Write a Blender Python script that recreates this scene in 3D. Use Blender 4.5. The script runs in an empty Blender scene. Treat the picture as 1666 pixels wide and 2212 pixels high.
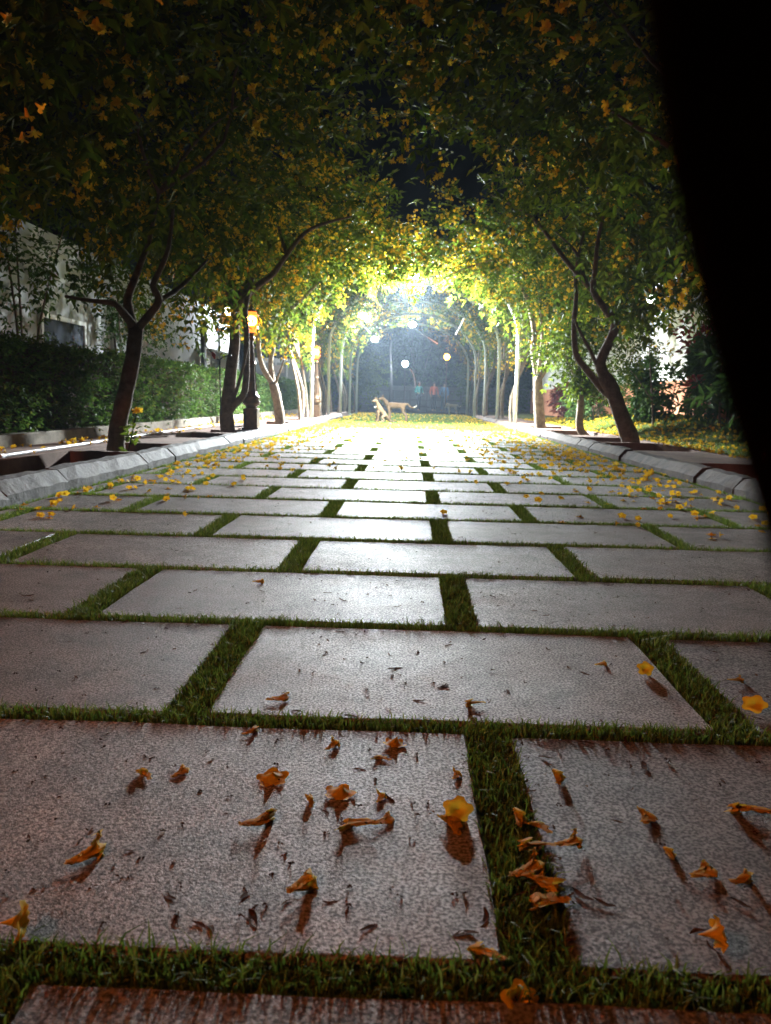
import bpy, bmesh, math, random
import numpy as np
from mathutils import Vector, Matrix, noise as mnoise

random.seed(7)
rng = np.random.default_rng(11)
S = bpy.context.scene
C = S.collection
pi = math.pi

# ------------------------------------------------------------------ camera, world, exposure
W0, H0, F0, EYE = 833.0, 1106.0, 1650.0, 0.65
YAW, PITCH, ROLL = math.atan(47 / 1650), math.atan(244 / 1650), 0.023


def _rx(a):
    c, s = math.cos(a), math.sin(a)
    return np.array([[1, 0, 0], [0, c, -s], [0, s, c]])


def _rz(a):
    c, s = math.cos(a), math.sin(a)
    return np.array([[c, -s, 0], [s, c, 0], [0, 0, 1]])


CAMR = _rz(YAW) @ _rx(pi / 2 - PITCH) @ _rz(ROLL)


def ray(x, y):
    return CAMR @ np.array([(x - W0) / F0, -(y - H0) / F0, -1.0])


def gp(x, y, z=0.0):
    d = ray(x, y)
    return np.array([0, 0, EYE]) + d * ((z - EYE) / d[2])


def at(x, y, Y):
    d = ray(x, y)
    return np.array([0, 0, EYE]) + d * (Y / d[1])


cd = bpy.data.cameras.new('camera')
cam = bpy.data.objects.new('camera', cd)
C.objects.link(cam)
M = Matrix.Identity(4)
for i in range(3):
    for j in range(3):
        M[i][j] = CAMR[i, j]
M[2][3] = EYE
cam.matrix_world = M
cd.sensor_fit = 'VERTICAL'
cd.sensor_height = 36
cd.lens = F0 / 2212 * 36
cd.clip_start, cd.clip_end = 0.01, 500
cd.dof.use_dof = True
cd.dof.focus_distance = 2.2
cd.dof.aperture_fstop = 7.5
S.camera = cam

wd = bpy.data.worlds.new('World')
S.world = wd
wd.use_nodes = True
nt = wd.node_tree
sky = nt.nodes.new('ShaderNodeTexSky')
sky.sky_type = 'NISHITA'
sky.sun_disc = False
sky.sun_elevation = math.radians(-7)
sky.sun_rotation = math.radians(200)
bgn = nt.nodes['Background']
bgn.inputs['Strength'].default_value = 0.004
nt.links.new(sky.outputs[0], bgn.inputs[0])

vs = S.view_settings
vs.view_transform = 'Standard'
vs.look = 'None'
vs.exposure = 1.1
vs.gamma = 1.0
vs.use_curve_mapping = False
S.cycles.use_denoising = True
S.cycles.max_bounces = 6
S.cycles.volume_bounces = 0
S.cycles.sample_clamp_indirect = 4.0
S.cycles.use_light_tree = True

FLOOD_W = 13800.0      # main floodlight, watts
WARM = (1.0, 0.42, 0.12)
COOL = (0.88, 0.96, 1.0)
GRASS_DENS = 1.0

# ------------------------------------------------------------------ helpers


def new_mat(name, rough=0.8, color=(0.5, 0.5, 0.5), metal=0.0, spec=0.5):
    m = bpy.data.materials.new(name)
    m.use_nodes = True
    b = m.node_tree.nodes['Principled BSDF']
    b.inputs['Base Color'].default_value = (*color, 1)
    b.inputs['Roughness'].default_value = rough
    b.inputs['Metallic'].default_value = metal
    b.inputs['Specular IOR Level'].default_value = spec
    return m, m.node_tree, b


def noise_mat(name, c1, c2, scale=8.0, rough=0.8, bump=0.3, bscale=40.0, bdist=0.01, spec=0.4, detail=6, obj_rand=0.0, metal=0.0):
    """two-colour noise with bump; world-space coordinates"""
    m, t, b = new_mat(name, rough, c1, metal, spec)
    N, L = t.nodes.new, t.links.new
    geo = N('ShaderNodeNewGeometry')
    nz = N('ShaderNodeTexNoise')
    nz.inputs['Scale'].default_value = scale
    nz.inputs['Detail'].default_value = detail
    nz.inputs['Roughness'].default_value = 0.65
    L(geo.outputs['Position'], nz.inputs['Vector'])
    rp = N('ShaderNodeValToRGB')
    rp.color_ramp.elements[0].position = 0.32
    rp.color_ramp.elements[0].color = (*c1, 1)
    rp.color_ramp.elements[1].position = 0.68
    rp.color_ramp.elements[1].color = (*c2, 1)
    L(nz.outputs['Fac'], rp.inputs['Fac'])
    col = rp.outputs['Color']
    if obj_rand:
        oi = N('ShaderNodeObjectInfo')
        mr = N('ShaderNodeMapRange')
        mr.inputs['To Min'].default_value = 1 - obj_rand
        mr.inputs['To Max'].default_value = 1 + obj_rand
        L(oi.outputs['Random'], mr.inputs['Value'])
        hs = N('ShaderNodeHueSaturation')
        L(mr.outputs[0], hs.inputs['Value'])
        L(col, hs.inputs['Color'])
        col = hs.outputs['Color']
    L(col, b.inputs['Base Color'])
    if bump:
        n2 = N('ShaderNodeTexNoise')
        n2.inputs['Scale'].default_value = bscale
        n2.inputs['Detail'].default_value = 8
        n2.inputs['Roughness'].default_value = 0.7
        L(geo.outputs['Position'], n2.inputs['Vector'])
        bp = N('ShaderNodeBump')
        bp.inputs['Strength'].default_value = bump
        bp.inputs['Distance'].default_value = bdist
        L(n2.outputs['Fac'], bp.inputs['Height'])
        L(bp.outputs[0], b.inputs['Normal'])
    return m


def leaf_mat(name, cols, transl=0.35, rough=0.6, spec=0.2):
    """per-leaf colour from the 'rnd' attribute; thin translucent sheet"""
    m = bpy.data.materials.new(name)
    m.use_nodes = True
    t = m.node_tree
    N, L = t.nodes.new, t.links.new
    b = t.nodes['Principled BSDF']
    out = t.nodes['Material Output']
    a = N('ShaderNodeAttribute')
    a.attribute_name = 'rnd'
    rp = N('ShaderNodeValToRGB')
    el = rp.color_ramp.elements
    while len(el) < len(cols):
        el.new(0.5)
    for i, c in enumerate(cols):
        el[i].position = i / (len(cols) - 1)
        el[i].color = (*c, 1)
    L(a.outputs['Fac'], rp.inputs['Fac'])
    L(rp.outputs[0], b.inputs['Base Color'])
    b.inputs['Roughness'].default_value = rough
    b.inputs['Specular IOR Level'].default_value = spec
    tr = N('ShaderNodeBsdfTranslucent')
    L(rp.outputs[0], tr.inputs['Color'])
    mx = N('ShaderNodeMixShader')
    mx.inputs[0].default_value = transl
    L(b.outputs[0], mx.inputs[1])
    L(tr.outputs[0], mx.inputs[2])
    L(mx.outputs[0], out.inputs['Surface'])
    return m


def emit_mat(name, color, strength):
    m = bpy.data.materials.new(name)
    m.use_nodes = True
    t = m.node_tree
    b = t.nodes['Principled BSDF']
    b.inputs['Base Color'].default_value = (*color, 1)
    b.inputs['Emission Color'].default_value = (*color, 1)
    b.inputs['Emission Strength'].default_value = strength
    return m


def link(name, me, mat, parent=None, smooth=False):
    o = bpy.data.objects.new(name, me)
    C.objects.link(o)
    if mat is not None and not me.materials:
        me.materials.append(mat)
    if smooth and len(me.polygons):
        me.polygons.foreach_set('use_smooth', np.ones(len(me.polygons), dtype=bool))
    if parent is not None:
        o.parent = parent
    return o


def tag(o, label=None, cat=None, group=None, kind=None):
    if label:
        o['label'] = label
    if cat:
        o['category'] = cat
    if group:
        o['group'] = group
    if kind:
        o['kind'] = kind
    return o


def empty(name, loc, label=None, cat=None, group=None):
    o = bpy.data.objects.new(name, None)
    C.objects.link(o)
    o.location = loc
    o.empty_display_size = 0.1
    return tag(o, label, cat, group)


def np_mesh(name, V, Fc, rnd=None):
    """V (n,3); Fc (m,k) all faces with k corners; rnd per vertex"""
    me = bpy.data.meshes.new(name)
    V = np.ascontiguousarray(V, dtype=np.float32)
    Fc = np.ascontiguousarray(Fc, dtype=np.int32)
    m, k = Fc.shape
    me.vertices.add(len(V))
    me.vertices.foreach_set('co', V.ravel())
    me.loops.add(m * k)
    me.loops.foreach_set('vertex_index', Fc.ravel())
    me.polygons.add(m)
    me.polygons.foreach_set('loop_start', np.arange(0, m * k, k, dtype=np.int32))
    me.polygons.foreach_set('loop_total', np.full(m, k, dtype=np.int32))
    if rnd is not None:
        at_ = me.attributes.new('rnd', 'FLOAT', 'POINT')
        at_.data.foreach_set('value', np.ascontiguousarray(rnd, dtype=np.float32))
    me.update(calc_edges=True)
    me.validate()
    return me


class MB:
    """collects shapes for ONE mesh object"""

    def __init__(s):
        s.v, s.f = [], []

    def add(s, vs_, fs):
        o = len(s.v)
        s.v += [tuple(map(float, p)) for p in vs_]
        s.f += [tuple(i + o for i in q) for q in fs]

    def box(s, x0, y0, z0, x1, y1, z1):
        s.add([(x0, y0, z0), (x1, y0, z0), (x1, y1, z0), (x0, y1, z0), (x0, y0, z1), (x1, y0, z1), (x1, y1, z1), (x0, y1, z1)],
              [(0, 3, 2, 1), (4, 5, 6, 7), (0, 1, 5, 4), (1, 2, 6, 5), (2, 3, 7, 6), (3, 0, 4, 7)])

    def tube(s, pts, rad, n=8, cap=True):
        pts = [Vector(p) for p in pts]
        if not hasattr(rad, '__len__'):
            rad = [rad] * len(pts)
        rings = []
        ref = Vector((0.31, 0.93, 0.17))
        vs_ = []
        for i, p in enumerate(pts):
            a = pts[max(i - 1, 0)]
            b = pts[min(i + 1, len(pts) - 1)]
            d = (b - a)
            d = d.normalized() if d.length > 1e-9 else Vector((0, 0, 1))
            u = d.cross(ref)
            if u.length < 1e-3:
                u = d.cross(Vector((1, 0, 0)))
            u.normalize()
            w = d.cross(u)
            for k in range(n):
                t = 2 * pi * k / n
                vs_.append(p + (u * math.cos(t) + w * math.sin(t)) * rad[i])
        fs = []
        for i in range(len(pts) - 1):
            for k in range(n):
                fs.append((i * n + k, i * n + (k + 1) % n, (i + 1) * n + (k + 1) % n, (i + 1) * n + k))
        if cap:
            fs.append(tuple(range(n - 1, -1, -1)))
            fs.append(tuple((len(pts) - 1) * n + k for k in range(n)))
        s.add(vs_, fs)

    def lathe(s, prof, n=16, c=(0, 0, 0), flute=0.0):
        vs_, fs = [], []
        for r, z in prof:
            for k in range(n):
                t = 2 * pi * k / n
                rr = r * (1 - flute * (k % 2))
                vs_.append((c[0] + rr * math.cos(t), c[1] + rr * math.sin(t), c[2] + z))
        for i in range(len(prof) - 1):
            for k in range(n):
                fs.append((i * n + k, i * n + (k + 1) % n, (i + 1) * n + (k + 1) % n, (i + 1) * n + k))
        fs.append(tuple(range(n - 1, -1, -1)))
        fs.append(tuple((len(prof) - 1) * n + k for k in range(n)))
        s.add(vs_, fs)

    def ball(s, c, r, nu=10, nv=8, sc=(1, 1, 1)):
        prof = [(max(1e-4, r * math.sin(pi * i / nv)), -r * math.cos(pi * i / nv)) for i in range(nv + 1)]
        o = len(s.v)
        s.lathe(prof, nu)
        for i in range(o, len(s.v)):
            v = s.v[i]
            s.v[i] = (c[0] + v[0] * sc[0], c[1] + v[1] * sc[1], c[2] + v[2] * sc[2])

    def build(s, name, mat, parent=None, smooth=False):
        me = bpy.data.meshes.new(name)
        me.from_pydata(s.v, [], s.f)
        me.update()
        return link(name, me, mat, parent, smooth)


def bevel(o, w, seg=2):
    m = o.modifiers.new('bevel', 'BEVEL')
    m.width, m.segments, m.limit_method, m.angle_limit = w, seg, 'ANGLE', 0.6
    return o


def smooth_path(pts, sub=3):
    """Catmull-Rom"""
    P_ = [np.array(p, float) for p in pts]
    out = []
    for i in range(len(P_) - 1):
        p0, p1, p2, p3 = P_[max(i - 1, 0)], P_[i], P_[i + 1], P_[min(i + 2, len(P_) - 1)]
        for k in range(sub):
            t = k / sub
            out.append(0.5 * ((2 * p1) + (-p0 + p2) * t + (2 * p0 - 5 * p1 + 4 * p2 - p3) * t * t + (-p0 + 3 * p1 - 3 * p2 + p3) * t ** 3))
    out.append(P_[-1])
    return out


def norm(a):
    return a / np.maximum(np.linalg.norm(a, axis=-1, keepdims=True), 1e-9)


# ------------------------------------------------------------------ materials


def slab_material():
    m, t, b = new_mat('paving_stone', 0.5)
    N, L = t.nodes.new, t.links.new
    geo = N('ShaderNodeNewGeometry')
    oi = N('ShaderNodeObjectInfo')
    big = N('ShaderNodeTexNoise')
    big.inputs['Scale'].default_value = 2.3
    big.inputs['Detail'].default_value = 7
    big.inputs['Roughness'].default_value = 0.7
    fine = N('ShaderNodeTexNoise')
    fine.inputs['Scale'].default_value = 190
    fine.inputs['Detail'].default_value = 5
    L(geo.outputs['Position'], big.inputs['Vector'])
    L(geo.outputs['Position'], fine.inputs['Vector'])
    r1 = N('ShaderNodeValToRGB')
    r1.color_ramp.elements[0].position, r1.color_ramp.elements[0].color = 0.3, (0.15, 0.128, 0.112, 1)
    r1.color_ramp.elements[1].position, r1.color_ramp.elements[1].color = 0.7, (0.31, 0.28, 0.255, 1)
    L(big.outputs['Fac'], r1.inputs['Fac'])
    r2 = N('ShaderNodeValToRGB')
    r2.color_ramp.elements[0].position, r2.color_ramp.elements[0].color = 0.41, (0.16, 0.145, 0.135, 1)
    r2.color_ramp.elements[1].position, r2.color_ramp.elements[1].color = 0.6, (1.5, 1.48, 1.46, 1)
    L(fine.outputs['Fac'], r2.inputs['Fac'])
    mul = N('ShaderNodeMix')
    mul.data_type, mul.blend_type = 'RGBA', 'MULTIPLY'
    mul.inputs[0].default_value = 0.8
    L(r1.outputs[0], mul.inputs[6])
    L(r2.outputs[0], mul.inputs[7])
    mr = N('ShaderNodeMapRange')
    mr.inputs['To Min'].default_value, mr.inputs['To Max'].default_value = 0.72, 1.25
    L(oi.outputs['Random'], mr.inputs['Value'])
    hs = N('ShaderNodeHueSaturation')
    L(mr.outputs[0], hs.inputs['Value'])
    st = N('ShaderNodeTexNoise')
    st.inputs['Scale'].default_value = 8
    st.inputs['Detail'].default_value = 9
    st.inputs['Roughness'].default_value = 0.75
    L(geo.outputs['Position'], st.inputs['Vector'])
    rs_ = N('ShaderNodeMapRange')
    rs_.inputs['From Min'].default_value, rs_.inputs['From Max'].default_value = 0.36, 0.62
    rs_.inputs['To Min'].default_value, rs_.inputs['To Max'].default_value = 0.5, 1.12
    L(st.outputs['Fac'], rs_.inputs['Value'])
    m3 = N('ShaderNodeMix')
    m3.data_type, m3.blend_type = 'RGBA', 'MULTIPLY'
    m3.inputs[0].default_value = 1.0
    L(mul.outputs[2], m3.inputs[6])
    L(rs_.outputs[0], m3.inputs[7])
    L(m3.outputs[2], hs.inputs['Color'])
    L(hs.outputs[0], b.inputs['Base Color'])
    # gloss: worn stone, patchy
    r3 = N('ShaderNodeMapRange')
    r3.inputs['From Min'].default_value, r3.inputs['From Max'].default_value = 0.3, 0.7
    r3.inputs['To Min'].default_value, r3.inputs['To Max'].default_value = 0.44, 0.6
    L(big.outputs['Fac'], r3.inputs['Value'])
    gl = N('ShaderNodeMath')
    gl.operation = 'MULTIPLY_ADD'
    gl.inputs[1].default_value = -0.9
    L(fine.outputs['Fac'], gl.inputs[0])
    ga = N('ShaderNodeMath')
    ga.operation = 'ADD'
    ga.inputs[1].default_value = 0.45
    L(r3.outputs[0], gl.inputs[2])
    L(gl.outputs[0], ga.inputs[0])
    L(ga.outputs[0], b.inputs['Roughness'])
    b.inputs['Specular IOR Level'].default_value = 0.5
    # flamed-granite relief: two scales
    n1 = N('ShaderNodeTexNoise')
    n1.inputs['Scale'].default_value = 400
    n1.inputs['Detail'].default_value = 3
    n1.inputs['Roughness'].default_value = 0.62
    L(geo.outputs['Position'], n1.inputs['Vector'])
    v1 = N('ShaderNodeTexVoronoi')
    v1.inputs['Scale'].default_value = 170
    L(geo.outputs['Position'], v1.inputs['Vector'])
    ad = N('ShaderNodeMath')
    ad.operation = 'MULTIPLY_ADD'
    ad.inputs[1].default_value = 0.12
    L(v1.outputs['Distance'], ad.inputs[0])
    L(n1.outputs['Fac'], ad.inputs[2])
    bp = N('ShaderNodeBump')
    bp.inputs['Strength'].default_value = 0.95
    bp.inputs['Distance'].default_value = 0.003
    L(ad.outputs[0], bp.inputs['Height'])
    L(bp.outputs[0], b.inputs['Normal'])
    return m


M_SLAB = slab_material()
M_SOIL = noise_mat('soil', (0.035, 0.022, 0.014), (0.085, 0.055, 0.035), 6, 0.95, 0.8, 30, 0.02, 0.2)
M_BED = noise_mat('joint_bed', (0.05, 0.075, 0.016), (0.1, 0.14, 0.03), 30, 0.95, 0.6, 60, 0.01, 0.1)
M_TURFBASE = noise_mat('lawn_soil', (0.05, 0.07, 0.015), (0.11, 0.12, 0.03), 5, 0.95, 0.8, 40, 0.02, 0.1)
M_KERB = noise_mat('kerb_stone', (0.04, 0.036, 0.032), (0.15, 0.135, 0.12), 7, 0.75, 0.8, 22, 0.02, 0.5, 8, 0.15)
M_KERBSHADE = noise_mat('shaded_brown_kerb', (0.035, 0.022, 0.015), (0.105, 0.07, 0.048), 7, 0.8, 0.8, 22, 0.02, 0.3, 8, 0.15)  # right kerb's shade put into a darker, browner stone colour
M_VERGE = noise_mat('red_concrete', (0.14, 0.085, 0.06), (0.27, 0.17, 0.125), 4, 0.85, 0.5, 30, 0.012, 0.3, 7, 0.08)
M_LOWWALL = noise_mat('hedge_kerb', (0.12, 0.10, 0.07), (0.28, 0.24, 0.18), 5, 0.85, 0.5, 24, 0.012, 0.3)
M_BARK = noise_mat('bark', (0.085, 0.06, 0.042), (0.2, 0.15, 0.11), 14, 0.9, 0.9, 45, 0.012, 0.25)
M_BARKP = noise_mat('pale_bark', (0.16, 0.12, 0.085), (0.34, 0.27, 0.2), 12, 0.85, 0.9, 40, 0.012, 0.25)
M_PIPE = noise_mat('galvanised_pipe', (0.48, 0.51, 0.5), (0.66, 0.69, 0.68), 20, 0.42, 0.15, 60, 0.003, 0.5)
M_PVC = noise_mat('white_plastic', (0.74, 0.76, 0.8), (0.84, 0.85, 0.88), 4, 0.3, 0.05, 50, 0.002, 0.5)
M_IRON = noise_mat('bronze_iron', (0.06, 0.035, 0.02), (0.15, 0.085, 0.045), 16, 0.42, 0.35, 50, 0.006, 0.6, 6, 0, 0.55)
M_DARK = noise_mat('dark_metal', (0.012, 0.012, 0.014), (0.03, 0.03, 0.034), 20, 0.5, 0.1, 50, 0.003, 0.5)
M_GREYMETAL = noise_mat('lamp_housing', (0.3, 0.32, 0.33), (0.45, 0.47, 0.48), 20, 0.45, 0.1, 50, 0.003, 0.5)
M_PLASTER = noise_mat('pale_plaster', (0.55, 0.54, 0.52), (0.74, 0.73, 0.71), 1.6, 0.9, 0.35, 18, 0.01, 0.2)
M_GREYWALL = noise_mat('grey_plaster', (0.3, 0.31, 0.31), (0.43, 0.44, 0.44), 1.6, 0.85, 0.35, 18, 0.01, 0.2)
M_DIMWALL = noise_mat('dim_plaster', (0.08, 0.085, 0.09), (0.14, 0.145, 0.15), 1.6, 0.9, 0.35, 18, 0.01, 0.2)
M_TERRA = noise_mat('terracotta_paint', (0.42, 0.17, 0.09), (0.58, 0.26, 0.15), 3, 0.85, 0.4, 20, 0.01, 0.2)
M_WINDOW = noise_mat('dark_glass', (0.03, 0.035, 0.045), (0.05, 0.055, 0.07), 2, 0.12, 0.0)
M_WHITE = noise_mat('white_paint', (0.7, 0.71, 0.72), (0.82, 0.82, 0.82), 3, 0.5, 0.1, 30, 0.004)
M_NOTICE = noise_mat('paper', (0.62, 0.52, 0.48), (0.72, 0.62, 0.58), 9, 0.8, 0.0)
M_MATTBLACK = noise_mat('matte_black', (0.0015, 0.0015, 0.0015), (0.003, 0.0025, 0.0025), 60, 0.95, 0.4, 200, 0.001, 0.0)
M_RED = noise_mat('red_plastic', (0.5, 0.02, 0.02), (0.65, 0.04, 0.04), 10, 0.5, 0.0)
M_LEAF = leaf_mat('leaf', [(0.035, 0.065, 0.007), (0.07, 0.11, 0.01), (0.11, 0.15, 0.013), (0.16, 0.18, 0.018)], 0.5)
M_LEAFDK = leaf_mat('dark_leaf', [(0.03, 0.065, 0.014), (0.05, 0.1, 0.02), (0.08, 0.14, 0.028)], 0.35)
M_HEDGE = leaf_mat('hedge_leaf', [(0.035, 0.075, 0.014), (0.06, 0.125, 0.02), (0.095, 0.17, 0.03), (0.15, 0.19, 0.035)], 0.35)
M_CROTON = leaf_mat('red_leaf', [(0.16, 0.02, 0.02), (0.28, 0.05, 0.04), (0.1, 0.06, 0.03)], 0.3)
M_PETAL = leaf_mat('petal', [(0.72, 0.40, 0.015), (0.8, 0.5, 0.025), (0.82, 0.58, 0.05)], 0.35, 0.6, 0.2)
M_WILT = leaf_mat('wilted_petal', [(0.38, 0.17, 0.02), (0.66, 0.4, 0.035), (0.78, 0.55, 0.06)], 0.35, 0.7, 0.2)
M_DRY = leaf_mat('dry_petal', [(0.025, 0.013, 0.007), (0.05, 0.025, 0.011), (0.14, 0.06, 0.02)], 0.1, 0.8, 0.2)
M_BLADE = leaf_mat('grass_blade', [(0.05, 0.095, 0.014), (0.11, 0.185, 0.024), (0.18, 0.27, 0.036), (0.3, 0.3, 0.08)], 0.55, 0.5, 0.3)
M_LAWN = leaf_mat('lawn_blade', [(0.08, 0.13, 0.014), (0.13, 0.2, 0.022), (0.22, 0.24, 0.035)], 0.45, 0.6, 0.2)
M_WARMGLASS = emit_mat('warm_lamp_glass', (1.0, 0.27, 0.016), 75.0)
M_BRIGHTGLASS = emit_mat('bright_white_lamp_glass', (0.86, 0.93, 1.0), 300.0)
M_HALO = emit_mat('amber_halo_glass', (1.0, 0.13, 0.015), 2.2)
M_ADDEDGLASS = emit_mat('added_lamp_glass', (0.86, 0.93, 1.0), 160.0)
M_ASSUMEDGLASS = emit_mat('assumed_warm_lamp_glass', (1.0, 0.25, 0.06), 860.0)  # glass of the assumed lamp added out of view behind the camera
M_COOLGLASS = emit_mat('white_lamp_glass', (0.9, 0.95, 1.0), 60.0)

# ------------------------------------------------------------------ ground and path
ROW0, ROWP, GT, GV = 0.785, 0.675, 0.052, 0.084
KL, KR = -2.25, 2.42           # inner faces of the two kerbs
YEND = 17.4


def sheet(name, x0, x1, y0, y1, z, mat, parent=None):
    b = MB()
    b.add([(x0, y0, z), (x1, y0, z), (x1, y1, z), (x0, y1, z)], [(0, 1, 2, 3)])
    return b.build(name, mat, parent)


tag(sheet('ground', -120, 120, -30, 200, -0.20, M_SOIL), kind='structure')
path = bpy.data.objects.new('path', None)
C.objects.link(path)
tag(path, kind='structure')
sheet('path_bed', KL - 0.02, KR + 0.02, -1.6, YEND, -0.010, M_BED, path)

edges_y = []
slab_meshes = {}


def slab_mesh(w, d, var):
    key = (round(w, 3), round(d, 3), var)
    if key in slab_meshes:
        return slab_meshes[key]
    r = random.Random(hash(key) & 0xffff)
    hw, hd, b = w / 2, d / 2, 0.006
    # outline with slightly uneven, chipped edges
    out = []
    for (ax, ay), (bx, by), n in (((-hw, -hd), (hw, -hd), 7), ((hw, -hd), (hw, hd), 4), ((hw, hd), (-hw, hd), 7), ((-hw, hd), (-hw, -hd), 4)):
        for i in range(n):
            t = i / n
            j = 0.0 if i == 0 else r.uniform(-0.002, 0.005) * (1 if ay == by and ay < 0 or ax == bx and ax < 0 else -1) * -1
            x, y = ax + (bx - ax) * t, ay + (by - ay) * t
            if ax == bx:
                x += j
            else:
                y += j
            out.append((x, y))
    n = len(out)
    vs_ = []
    for z, ins in ((-0.05, 0), (-0.007, 0), (0.0, b)):
        for x, y in out:
            k = 1 - ins / hw, 1 - ins / hd
            vs_.append((x * k[0], y * k[1], z + (r.uniform(-0.001, 0.0008) if z == 0 else 0)))
    fs = []
    for l in range(2):
        for i in range(n):
            fs.append((l * n + i, l * n + (i + 1) % n, (l + 1) * n + (i + 1) % n, (l + 1) * n + i))
    fs.append(tuple(2 * n + i for i in range(n)))
    me = bpy.data.meshes.new('slab')
    me.from_pydata(vs_, [], fs)
    me.materials.append(M_SLAB)
    slab_meshes[key] = me
    return me


VP = 1.13
joints_v = []      # (x, y0, y1)
nrow = int((YEND - ROW0) / ROWP)
for r in range(-3, nrow):
    y0 = ROW0 + r * ROWP + GT / 2
    y1 = ROW0 + (r + 1) * ROWP - GT / 2
    off = 0.17 if r % 2 == 0 else -0.445
    xs = [off + k * VP for k in range(-3, 5)]
    xs = [x for x in xs if KL + 0.15 < x < KR - 0.15]
    bounds = [KL + 0.03 - GV / 2] + xs + [KR - 0.03 + GV / 2]
    for a, b in zip(bounds[:-1], bounds[1:]):
        xa, xb = a + GV / 2, b - GV / 2
        if xb - xa < 0.08:
            continue
        o = bpy.data.objects.new('slab', slab_mesh(xb - xa, y1 - y0, random.randrange(3)))
        C.objects.link(o)
        o.parent = path
        o.location = ((xa + xb) / 2 + random.uniform(-.004, .004), (y0 + y1) / 2 + random.uniform(-.003, .003), random.uniform(-0.003, 0.0015))
        o.rotation_euler = (random.uniform(-.002, .002), random.uniform(-.0015, .0015), random.uniform(-.004, .004))
    for x in xs:
        joints_v.append((x, y0, y1))


def blades(px, py, pz, h, w, lean=0.5):
    """two-triangle bent grass blades: arrays of positions, heights, widths"""
    n = len(px)
    a = rng.uniform(0, 2 * pi, n)
    ld = rng.uniform(0, 2 * pi, n)
    ln = rng.uniform(0.1, 1, n) * lean * h
    B = np.stack([px, py, pz], 1)
    sd = np.stack([np.cos(a), np.sin(a), np.zeros(n)], 1) * w[:, None] * 0.5
    dl = np.stack([np.cos(ld), np.sin(ld), np.zeros(n)], 1) * ln[:, None]
    up = np.array([0, 0, 1.0])
    mid = B + dl * 0.35 + up * (h * 0.6)[:, None]
    tip = B + dl * 1.1 + up * (h * (0.95 - 0.25 * rng.random(n)))[:, None]
    V = np.stack([B - sd, B + sd, mid + sd * 0.75, mid - sd * 0.75, tip], 1).reshape(-1, 3)
    i = np.arange(n)[:, None] * 5
    Q = np.concatenate([i + [0, 1, 2], i + [0, 2, 3], i + [3, 2, 4]], 0)
    rnd = np.repeat(np.clip(rng.normal(0.45, 0.25, n), 0, 1), 5)
    return V, Q, rnd


# turf growing in the joints
gx, gy = [], []
for r in range(-3, nrow + 1):
    yc = ROW0 + r * ROWP
    if yc < 0.3:
        dens = 2500
    else:
        dens = 42000 if yc < 2.5 else (20000 if yc < 5 else (9000 if yc < 9 else 7000))
    n = int((KR - KL) * GT * dens * GRASS_DENS)
    gx.append(rng.uniform(KL, KR, n))
    gy.append(yc + rng.uniform(-GT / 2 - 0.004, GT / 2 + 0.004, n))
for x, y0, y1 in joints_v:
    yc = (y0 + y1) / 2
    if yc < 0.3:
        continue
    dens = 38000 if yc < 2.5 else (18000 if yc < 5 else (9000 if yc < 9 else 7000))
    n = int((y1 - y0) * GV * dens * GRASS_DENS)
    gx.append(x + rng.uniform(-GV / 2 - 0.004, GV / 2 + 0.004, n))
    gy.append(rng.uniform(y0, y1, n))
# thin fringe along the kerbs
for kx in (KL + 0.012, KR - 0.012):
    n = 5000
    gx.append(kx + rng.uniform(-0.012, 0.02, n))
    gy.append(rng.uniform(2, YEND, n))
gx, gy = np.concatenate(gx), np.concatenate(gy)
far = np.clip(gy / 9, 0.35, 1.6)
patch = np.array([mnoise.noise(Vector((x * 6, y * 6, 0))) for x, y in zip(gx, gy)])
hh = rng.uniform(0.018, 0.036, len(gx)) * (1 + 0.25 * patch)
hh = hh * np.where(rng.random(len(hh)) < .06, 1.25, 1.0) * rng.uniform(.7, 1.1, len(hh))
V, Q, rn = blades(gx, gy, np.full(len(gx), -0.011), hh, 0.0033 * (0.6 + far), 0.85)
tag(link('grass', np_mesh('grass', V, Q, rn), M_BLADE), 'short green turf growing in the joints between paving slabs', 'grass', kind='stuff')

# lawn where the paving ends
lawn = sheet('lawn', KL - 0.3, KR + 0.4, YEND, 40, -0.012, M_TURFBASE)
tag(lawn, kind='structure')
n = 26000
lx, ly = rng.uniform(KL, KR + 0.2, n), YEND + rng.random(n) ** 1.3 * 20
V, Q, rn = blades(lx, ly, np.full(n, -0.015), rng.uniform(0.03, 0.06, n), np.full(n, 0.012), 0.7)
tag(link('lawn_grass', np_mesh('lawn_grass', V, Q, rn), M_LAWN), 'yellow green grass on the strip beyond the paving', 'grass', kind='stuff')

# ------------------------------------------------------------------ kerbs
PROF = [(0, -0.12), (0, 0.058), (-0.075, 0.135), (-0.155, 0.142), (-0.155, -0.12)]


def kerb_mesh(length, var):
    b = MB()
    r = random.Random(var)
    n = 7
    L_ = []
    for i in range(n):
        y = -length / 2 + length * i / (n - 1)
        e = 0.006 if i in (0, n - 1) else 0
        for k, (x, z) in enumerate(PROF):
            j = r.uniform(-0.006, 0.006) if z > 0 else 0
            j2 = r.uniform(-0.006, 0.006) if z > 0 else 0
            L_.append((x - (e if z > 0 else 0) + j, y, z - (e if z > 0 else 0) + j2))
    fs = []
    m = len(PROF)
    for i in range(n - 1):
        for k in range(m):
            fs.append((i * m + k, i * m + (k + 1) % m, (i + 1) * m + (k + 1) % m, (i + 1) * m + k))
    fs.append(tuple(range(m)))
    fs.append(tuple((n - 1) * m + k for k in range(m - 1, -1, -1)))
    b.add(L_, fs)
    me = bpy.data.meshes.new('kerb_stone')
    me.from_pydata(b.v, [], b.f)
    me.materials.append(M_KERB)
    return me


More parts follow.
